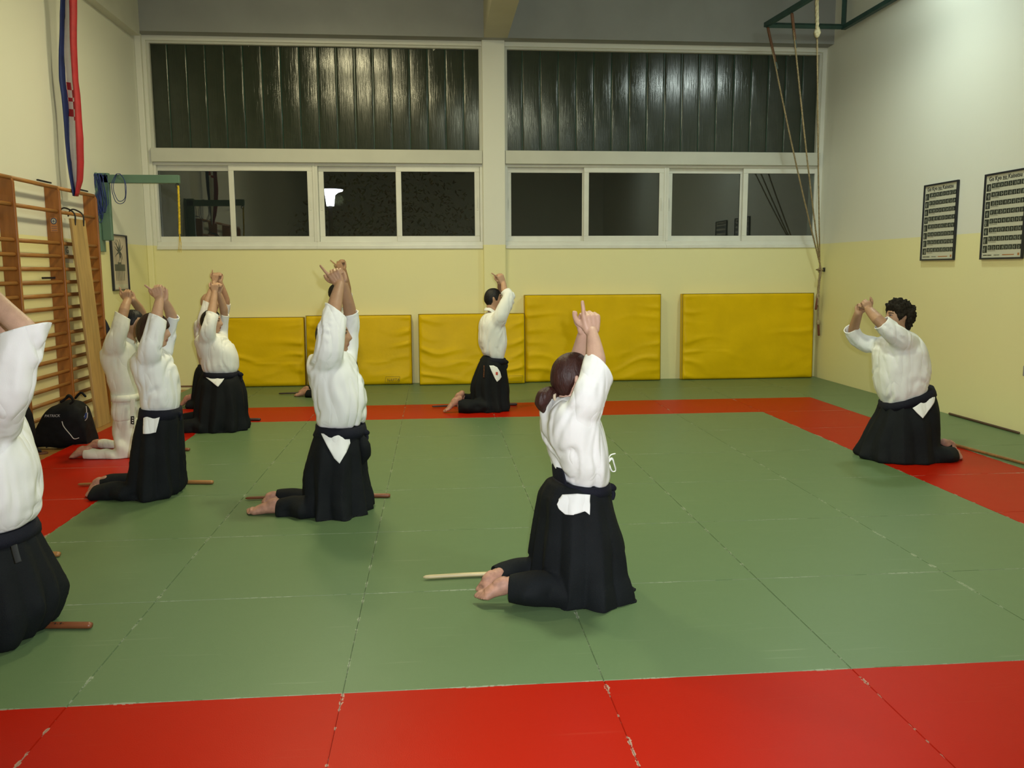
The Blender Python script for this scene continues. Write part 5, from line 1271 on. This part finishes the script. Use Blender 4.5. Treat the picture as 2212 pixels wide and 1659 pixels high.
# ---- 3. person with a dark bob, left
s = person('kneeling person with a dark bob haircut in profile at left, black hakama, arms raised',
    (-1.76, 3.10), -2, -1, 0.0055, head=(333, 717, 0, 0.98),
    torso=[(309, 886, 384, 886, .13), (306, 872, 387, 872, .16), (304, 855, 388, 855, .175), (300, 836, 387, 836, .18), (293, 812, 384, 812, .185), (286, 786, 376, 786, .185), (288, 768, 366, 768, .17), (298, 757, 352, 757, .12), (312, 750, 342, 750, .06)],
    sleeves=[[(316, 790, .14, 27, .8), (322, 760, .17, 25, .85), (332, 722, .17, 21, .9), (341, 686, .12, 20, .95, .25)],
             [(345, 785, -.14, 22), (358, 755, -.17, 19), (368, 715, -.16, 15), (374, 682, -.12, 14, 1, .1)]],
    arms=[[(314, 785, .15, 14), (336, 705, .15, 14), (339, 680, .12, 12), (345, 645, .04, 8.5)], [(350, 785, -.15, 13), (371, 705, -.15, 14), (370, 682, -.12, 12), (354, 648, -.03, 8)]],
    hands=[((345, 643, .04), (337, 623, .04), (313, 616, .05), 1.0, 1.0), ((354, 646, -.025), (350, 628, -.04), None, -1.0, 1.0)],
    belt={'rows': [(304, 900, 390, 900, .16), (305, 890, 389, 890, .16), (307, 879, 388, 881, .155)], 'knot': (388, 893, .02, 5)},
    skirt=[(305, 885, 389, 885, .14), (300, 912, 392, 912, .18), (294, 942, 393, 942, .20), (289, 972, 394, 972, .22), (286, 1002, 394, 1002, .23), (281, 1032, 393, 1032, .24), (285, 1060, 388, 1060, .25), (294, 1076, 372, 1076, .24)],
    calves=[[(300, 1066, .16, 22), (255, 1062, .14, 24), (212, 1066, .10, 20, .9)], [(300, 1040, -.14, 20), (250, 1038, -.12, 18), (222, 1042, -.10, 14)]],
    feet=[((209, 1060, .09), (185, 1070, .06), .9), ((215, 1044, -.08), (190, 1058, -.07), .9)],
    hair=('bob', 'brown'), skinc='a', k=0.98, seed=8, fold=(.006, 13),
    patches=[([(311, 897), (328, 898), (347, 899), (343, 916), (338, 934), (324, 937), (310, 937), (310, 917)], M_gi, 'jacket_tail', .010, 'white jacket tail showing through the side slit')])

# ---- 4. person in white trousers
s = person('kneeling person all in white with white belt, on the red mats behind the bob haircut',
    (-2.33, 4.50), -2, -1, 0.006, head=(287, 699, -6, 0.98),
    torso=[(249, 1, 1, 1, 1)][:0] + [(246, 905, 304, 905, .17), (243, 885, 304, 885, .18), (245, 862, 304, 862, .165), (243, 845, 304, 845, .165), (237, 822, 304, 822, .185), (226, 792, 302, 792, .195), (219, 765, 298, 765, .195), (224, 748, 296, 748, .175), (240, 737, 290, 737, .12), (262, 732, 292, 732, .06)],
    sleeves=[[(246, 768, .15, 24, .8), (248, 745, .17, 22, .85), (258, 712, .17, 18, .9), (266, 682, .13, 17, .95, .35)],
             [(280, 768, -.15, 20), (296, 742, -.20, 16), (306, 712, -.20, 13), (309, 688, -.18, 12, 1, .2)]],
    arms=[[(246, 765, .16, 12), (262, 695, .15, 12), (268, 670, .12, 10.5), (276, 648, .04, 7.5)], [(285, 765, -.16, 12), (310, 695, -.20, 11), (306, 676, -.17, 10), (287, 648, -.03, 7.5)]],
    hands=[((275, 648, .04), (272, 632, .04), (258, 621, .05), 1.0, 1.0), ((287, 649, -.03), (280, 636, -.045), None, -1.0, 1.0)],
    belt={'rows': [(245, 862, 305, 863, .185), (245, 855, 305, 856, .185), (245, 847, 304, 849, .18)], 'mat': M_gi2},
    skirt=[(247, 900, 303, 900, .16), (248, 930, 302, 930, .15), (250, 955, 301, 955, .19), (254, 980, 302, 980, .20), (262, 997, 301, 997, .18)],
    calves=[[(284, 985, .11, 15), (250, 987, .15, 14), (222, 983, .15, 14), (186, 981, .15, 13)], [(280, 965, -.30, 13), (250, 962, -.30, 12), (216, 959, -.30, 10)]],
    feet=[((179, 975, .15), (150, 994, .15), .95), ((210, 960, -.30), (188, 966, -.30), .95)],
    hair=('cropped', 'black'), skinc='b', seed=11, fold=(.006, 13), gi=M_gi2, hak=M_gi2)
base = tuple(s.root.location)
mb = MB(); q = [s.pt(283, 862, .19), s.pt(292, 862, .19), s.pt(290, 925, .215), s.pt(281, 924, .215)]
def slab(mb, q, nv, t=0.008): mb.add(list(q) + [p + nv * t for p in q], [(0, 1, 2, 3), (4, 7, 6, 5), (0, 4, 5, 1), (1, 5, 6, 2), (2, 6, 7, 3), (3, 7, 4, 0)])
slab(mb, q, s.nv); bt = build(mb, 'belt_end', M_gi2, s.root, base=base)
mb = MB(); slab(mb, [s.pt(282.5, 899, .226), s.pt(290, 899, .226), s.pt(290, 917, .228), s.pt(282.5, 916, .228)], s.nv, .002); build(mb, 'belt_label', M_black, bt, base=base)
mb = MB()
for yy in (902, 907, 912): slab(mb, [s.pt(285, yy, .230), s.pt(288, yy, .230), s.pt(288, yy + 2.2, .230), s.pt(285.4, yy + 1.8, .230)], s.nv, .001)
build(mb, 'belt_lettering', M_gi, bt, base=base)

# ---- 5. woman, back left
s = person('dark haired woman kneeling at back left, white triangle at her hip, hands overhead',
    (-1.86, 5.65), -3, -1, 0.006, head=(457, 696, 0, 0.97),
    torso=[(443, 806, 510, 806, .12), (440, 798, 514, 798, .15), (437, 786, 515, 786, .165), (432, 768, 513, 768, .17), (426, 750, 505, 750, .175), (422, 735, 494, 735, .175), (428, 724, 484, 724, .15), (440, 718, 476, 718, .09)],
    sleeves=[[(446, 740, .14, 19, .8), (449, 722, .17, 17, .85), (454, 700, .17, 15, .9), (459, 678, .12, 14.5, .95, .15)],
             [(474, 740, -.14, 16), (481, 722, -.17, 13), (484, 700, -.16, 11), (485, 679, -.12, 10, 1, .1)]],
    arms=[[(446, 735, .15, 10), (457, 690, .14, 10), (458, 672, .11, 9.5), (464, 632, .04, 6)], [(476, 735, -.15, 10), (485, 690, -.14, 10), (483, 668, -.11, 9), (472, 632, -.03, 6)]],
    hands=[((464, 630, .04), (463, 616, .04), (455, 608, .05), 1.0, 1.0), ((472, 630, -.03), (474, 618, -.045), None, -1.0, 1.0)],
    belt={'rows': [(441, 813, 515, 814, .16), (441, 808, 515, 809, .16), (442, 802, 514, 803, .155)], 'knot': (519, 808, .02, 5)},
    skirt=[(438, 806, 514, 806, .13), (431, 825, 524, 822, .18), (428, 845, 531, 842, .20), (426, 868, 533, 866, .22), (425, 895, 533, 893, .24), (425, 915, 535, 912, .25), (428, 931, 534, 928, .25)],
    calves=[[(460, 922, .16, 17), (420, 923, .15, 18), (385, 924, .10, 15)], [(450, 905, -.14, 15), (415, 903, -.13, 13), (385, 906, -.10, 10)]],
    feet=[((380, 922, .09), (356, 930, .07), .92), ((382, 910, -.09), (360, 916, -.09), .92)],
    hair=('tied', 'black'), skinc='a', k=0.97, seed=14, fold=(.006, 13),
    patches=[([(444, 814), (466, 815), (487, 815), (481, 825), (472, 836), (458, 825)], M_gi, 'jacket_tail', .010, 'white jacket tail showing through the side slit')])

# ---- 6. bald person behind her
s = person('bald person mostly hidden behind the kneeling woman at back left, bare foot behind',
    (-2.18, 7.15), -3, -1, 0.0065, head=(453, 655, 5, 1.0),
    torso=[(433, 790, 485, 790, .15), (428, 770, 487, 770, .17), (424, 745, 487, 745, .18), (420, 715, 482, 715, .185), (421, 697, 474, 697, .18), (430, 687, 466, 687, .14), (440, 682, 458, 682, .07)],
    sleeves=[[(440, 710, .14, 14, .8), (438, 695, .18, 13, .85), (442, 672, .19, 10, .9), (447, 652, .17, 8.5, .95, .2)],
             [(468, 710, -.14, 13), (478, 690, -.17, 11), (487, 675, -.17, 9), (491, 656, -.14, 8, 1, 0)]],
    arms=[[(440, 705, .16, 8), (443, 668, .17, 8), (448, 648, .15, 7), (463, 610, .04, 5)], [(470, 705, -.16, 8), (489, 668, -.16, 8), (489, 648, -.14, 7.5), (475, 608, -.03, 5)]],
    hands=[((464, 608, .04), (465, 594, .04), (459, 583, .05), 1.0, 1.0), ((475, 606, -.03), (475, 595, -.045), None, -1.0, 1.0)],
    belt={'rows': [(429, 800, 487, 801, .17), (430, 794, 487, 795, .17), (431, 787, 486, 788, .165)]},
    skirt=[(432, 784, 486, 784, .14), (424, 800, 490, 800, .18), (420, 825, 496, 825, .21), (418, 850, 500, 850, .23), (418, 875, 502, 875, .25), (424, 888, 500, 888, .25)],
    calves=[[(440, 876, .16, 12), (424, 877, .14, 13), (411, 875, .10, 13)], [(445, 872, -.14, 12), (425, 870, -.13, 11), (412, 868, -.10, 9)]],
    feet=[((406, 862, .09), (388, 877, .07), .95), ((408, 862, -.09), (394, 870, -.09), .95)],
    hair=(None, None), skinc='a', seed=17)

# ---- 7. farthest person, hidden behind the stout man
s = person('farthest kneeling person, mostly hidden behind the stout man, hands bent back above',
    (-0.98, 7.90), -2, -1, 0.0065, head=(728, 634, 3, 1.0),
    torso=[(710, 748, 758, 748, .15), (708, 730, 760, 730, .17), (706, 705, 758, 705, .18), (704, 682, 752, 682, .185), (708, 668, 744, 668, .16), (716, 662, 738, 662, .08)],
    sleeves=[[(722, 690, .14, 12, .8), (724, 670, .17, 10, .85), (730, 650, .17, 9, .9), (735, 630, .12, 8, .95, .2)],
             [(738, 690, -.14, 12), (746, 670, -.17, 10), (753, 652, -.17, 9), (754, 634, -.13, 8, 1, .1)]],
    arms=[[(722, 690, .15, 7), (732, 645, .15, 7), (735, 622, .12, 6), (738, 584, .04, 4.5)], [(740, 690, -.15, 7), (754, 645, -.15, 7), (752, 622, -.12, 6.5), (743, 580, -.03, 4.5)]],
    hands=[((738, 582, .04), (731, 570, .045), (714, 562, .05), 1.0, 1.0), ((743, 578, -.03), (740, 566, -.045), None, -1.0, 1.0)],
    belt={'rows': [(707, 760, 763, 760, .17), (708, 753, 763, 753, .17), (709, 745, 761, 746, .165)], 'knot': (765, 750, .02, 5)},
    skirt=[(708, 748, 762, 748, .14), (700, 770, 768, 770, .18), (694, 800, 774, 800, .21), (690, 825, 778, 825, .23), (690, 845, 779, 845, .25), (696, 858, 776, 858, .25)],
    calves=[[(710, 852, .16, 11), (688, 853, .14, 12), (668, 851, .10, 11)], [(710, 845, -.14, 11), (690, 842, -.13, 10), (668, 841, -.10, 9)]],
    feet=[((660, 848, .09), (636, 857, .07), .95), ((662, 842, -.09), (645, 846, -.09), .95)],
    hair=('short', 'black'), skinc='b', seed=20)

# ---- 8. person before the central column
s = person('short haired person kneeling on the far red strip before the central column, arms raised',
    (0.80, 6.50), 10, -1, 0.006, head=(1066, 646, 2, 0.98),
    torso=[(1055, 780, 1086, 782, .12), (1048, 772, 1090, 774, .15), (1038, 758, 1093, 758, .175), (1034, 740, 1095, 740, .185), (1033, 718, 1094, 718, .19), (1034, 700, 1090, 700, .19), (1040, 686, 1088, 686, .17), (1050, 676, 1082, 676, .11), (1060, 671, 1078, 671, .06)],
    sleeves=[[(1072, 706, .15, 18, .8), (1080, 686, .17, 17, .85), (1092, 658, .17, 16, .9), (1100, 640, .15, 14, .9), (1091, 630, .11, 12, .95, .1)],
             [(1070, 706, -.15, 15), (1082, 686, -.18, 14), (1094, 660, -.18, 13), (1096, 640, -.16, 11), (1085, 630, -.12, 10, .95, 0)]],
    arms=[[(1074, 700, .16, 8), (1098, 645, .16, 8), (1090, 628, .10, 7.5), (1088, 612, .04, 5.5)], [(1074, 700, -.16, 8), (1094, 645, -.16, 8), (1082, 625, -.10, 7), (1080, 612, -.03, 5.5)]],
    hands=[((1087, 611, .04), (1080, 596, .04), (1062, 590, .05), 1.0, 1.0), ((1080, 610, -.03), (1078, 598, -.045), None, -1.0, 1.0)],
    belt={'rows': [(1043, 782, 1092, 785, .17), (1043, 776, 1092, 779, .17), (1044, 770, 1091, 773, .165)], 'knot': (1092, 781, .02, 5)},
    skirt=[(1044, 766, 1089, 776, .14), (1035, 780, 1091, 784, .18), (1027, 798, 1093, 799, .20), (1019, 822, 1096, 822, .21), (1017, 840, 1098, 840, .22), (1018, 858, 1098, 858, .23), (1018, 876, 1098, 876, .24), (1022, 891, 1094, 891, .23)],
    calves=[[(1045, 876, .16, 15), (1018, 878, .14, 16), (993, 878, .10, 15)], [(1040, 868, -.14, 14), (1015, 862, -.13, 12), (1002, 858, -.10, 9)]],
    feet=[((985, 867, .09), (960, 893, .08), .98), ((992, 857, -.08), (980, 872, -.09), .98)],
    hair=('short', 'black'), skinc='a', seed=23, fold=(.006, 12),
    patches=[([(1056, 789), (1066, 789), (1074, 793), (1080, 803), (1083, 814), (1079, 820), (1073, 825), (1067, 815), (1061, 802)], M_gi, 'jacket_tail', .010, 'white jacket tail with a small red stamp')])
base = tuple(s.root.location)
patch(s, [(1070, 803), (1075, 803), (1075, 810), (1070, 810)], s.skirtmesh, M_red_s, 'stamp', s.root, off=.014)
patch(s, [(1044, 788), (1046.5, 788), (1046, 817), (1043.5, 817)], s.skirtmesh, M_or_s, 'stitched_name', s.root, off=.006)

# ---- 9. near person cut by the left edge
s = person('person in the left foreground cut by the picture edge, white jacket and black hakama',
    (-1.62, 0.72), -4, -1, 0.0055, head=(-66, 752, 5, 1.0),
    torso=[(-75, 1148, 62, 1134, .15), (-82, 1120, 76, 1112, .18), (-90, 1085, 82, 1080, .205), (-98, 1040, 80, 1040, .215), (-104, 990, 72, 990, .22), (-106, 940, 54, 940, .22), (-100, 895, 36, 895, .215), (-88, 860, 22, 860, .19), (-66, 838, 4, 838, .12), (-52, 826, -12, 826, .06)],
    sleeves=[[(-8, 915, .16, 50, .8), (8, 865, .20, 48, .85), (32, 790, .22, 45, .9), (52, 712, .21, 46, .95, -.55)],
             [(-20, 915, -.16, 44), (-5, 865, -.19, 40), (10, 790, -.20, 36), (18, 730, -.17, 34, 1, 0)]],
    arms=[[(-8, 910, .18, 26), (40, 790, .21, 25), (62, 728, .20, 24), (10, 672, .16, 22), (-45, 610, .06, 14)], [(-20, 910, -.18, 26), (10, 760, -.20, 26), (10, 700, -.16, 22), (-50, 615, -.04, 14)]],
    hands=[((-45, 608, .05), (-68, 585, .05), (-105, 568, .05), 1.0, 1.0), ((-52, 612, -.03), (-74, 592, -.045), None, -1.0, 1.0)],
    belt={'rows': [(-82, 1172, 76, 1160, .19), (-82, 1158, 75, 1148, .19), (-80, 1144, 68, 1134, .185)]},
    skirt=[(-80, 1150, 66, 1140, .16), (-95, 1190, 84, 1180, .21), (-104, 1225, 100, 1215, .24), (-110, 1265, 118, 1258, .26), (-114, 1300, 127, 1295, .27), (-118, 1335, 118, 1330, .28), (-120, 1370, 102, 1365, .29), (-118, 1402, 72, 1400, .29), (-112, 1430, 40, 1434, .27)],
    calves=[[(-50, 1405, .17, 34), (-120, 1400, .15, 35), (-190, 1395, .10, 30)], [(-50, 1370, -.15, 32), (-130, 1360, -.13, 28), (-190, 1355, -.10, 22)]],
    feet=[((-200, 1390, .09), (-262, 1412, .08)), ((-200, 1355, -.09), (-250, 1375, -.09))],
    hair=('short', 'brown'), skinc='c', seed=26, fold=(.006, 12))
base = tuple(s.root.location)
mb = MB(); mb.tube([s.pt(30, 1178, .235), s.pt(34, 1195, .25), s.pt(40, 1215, .262)], [(.013, .003)] * 3, n=8, ref=s.f, round_=False); build(mb, 'belt_end', mat('grey cord', (0.03, 0.035, 0.035), 0.8), s.root, smooth=True, base=base)

# ---- 10. leader at the right, facing the others
s = person('curly haired person kneeling at right, facing the group, arms lifted before the face',
    (4.36, 3.62), 172, 1, 0.0055, head=(1940, 686, 4, 1.0, 4),
    torso=[(1990, 850, 1912, 878, .16), (1998, 838, 1902, 862, .195), (2004, 815, 1895, 838, .22), (2005, 795, 1890, 808, .225), (2001, 772, 1888, 778, .23), (1995, 750, 1889, 756, .23), (1986, 733, 1896, 738, .20), (1974, 720, 1908, 726, .14), (1960, 713, 1928, 717, .07)],
    sleeves=[[(1962, 752, .15, 29, .8), (1948, 735, .19, 26, .85), (1925, 716, .22, 23, .9), (1903, 698, .22, 19, .95, -.1)],
             [(1915, 752, -.15, 24), (1890, 746, -.19, 22), (1866, 741, -.22, 21), (1848, 728, -.22, 20), (1838, 709, -.19, 18, .95, .0)]],
    arms=[[(1962, 750, .17, 14), (1917, 710, .22, 13), (1896, 690, .21, 12), (1877, 669, .06, 9)], [(1912, 749, -.22, 9), (1860, 737, -.22, 12), (1844, 712, -.19, 11.5), (1854, 677, -.05, 9)]],
    hands=[((1877, 668, .05), (1872, 654, .05), (1880, 642, .06), 1.0, 1.0, 0, .95), ((1854, 676, -.04), (1857, 664, -.06), None, -1.0, 1.0, 0, .95)],
    belt={'rows': [(2014, 850, 1906, 885, .195), (2012, 842, 1905, 878, .195), (2008, 833, 1905, 869, .19)]},
    skirt=[(2010, 838, 1907, 872, .165), (2018, 862, 1902, 890, .20), (2022, 888, 1890, 912, .23), (2021, 915, 1878, 935, .25), (2020, 942, 1868, 956, .265), (2022, 965, 1860, 972, .28), (2024, 988, 1858, 984, .29), (2018, 1002, 1868, 996, .27)],
    calves=[[(1995, 986, .16, 21), (2030, 984, .14, 23), (2058, 982, .10, 19)], [(1995, 968, -.14, 20), (2030, 968, -.13, 19), (2054, 966, -.10, 15)]],
    feet=[((2060, 980, .09), (2079, 991, .08), .95), ((2050, 962, -.09), (2066, 972, -.09), .95)],
    hair=('curly', 'grey'), skinc='b', seed=29, fold=(.006, 12),
    patches=[([(1969, 881), (1984, 871), (2000, 860), (2013, 850), (2018, 856), (2016, 871), (2004, 888), (1992, 904), (1980, 893)], M_gi, 'jacket_tail', .012, 'white jacket tail showing through the side slit')])
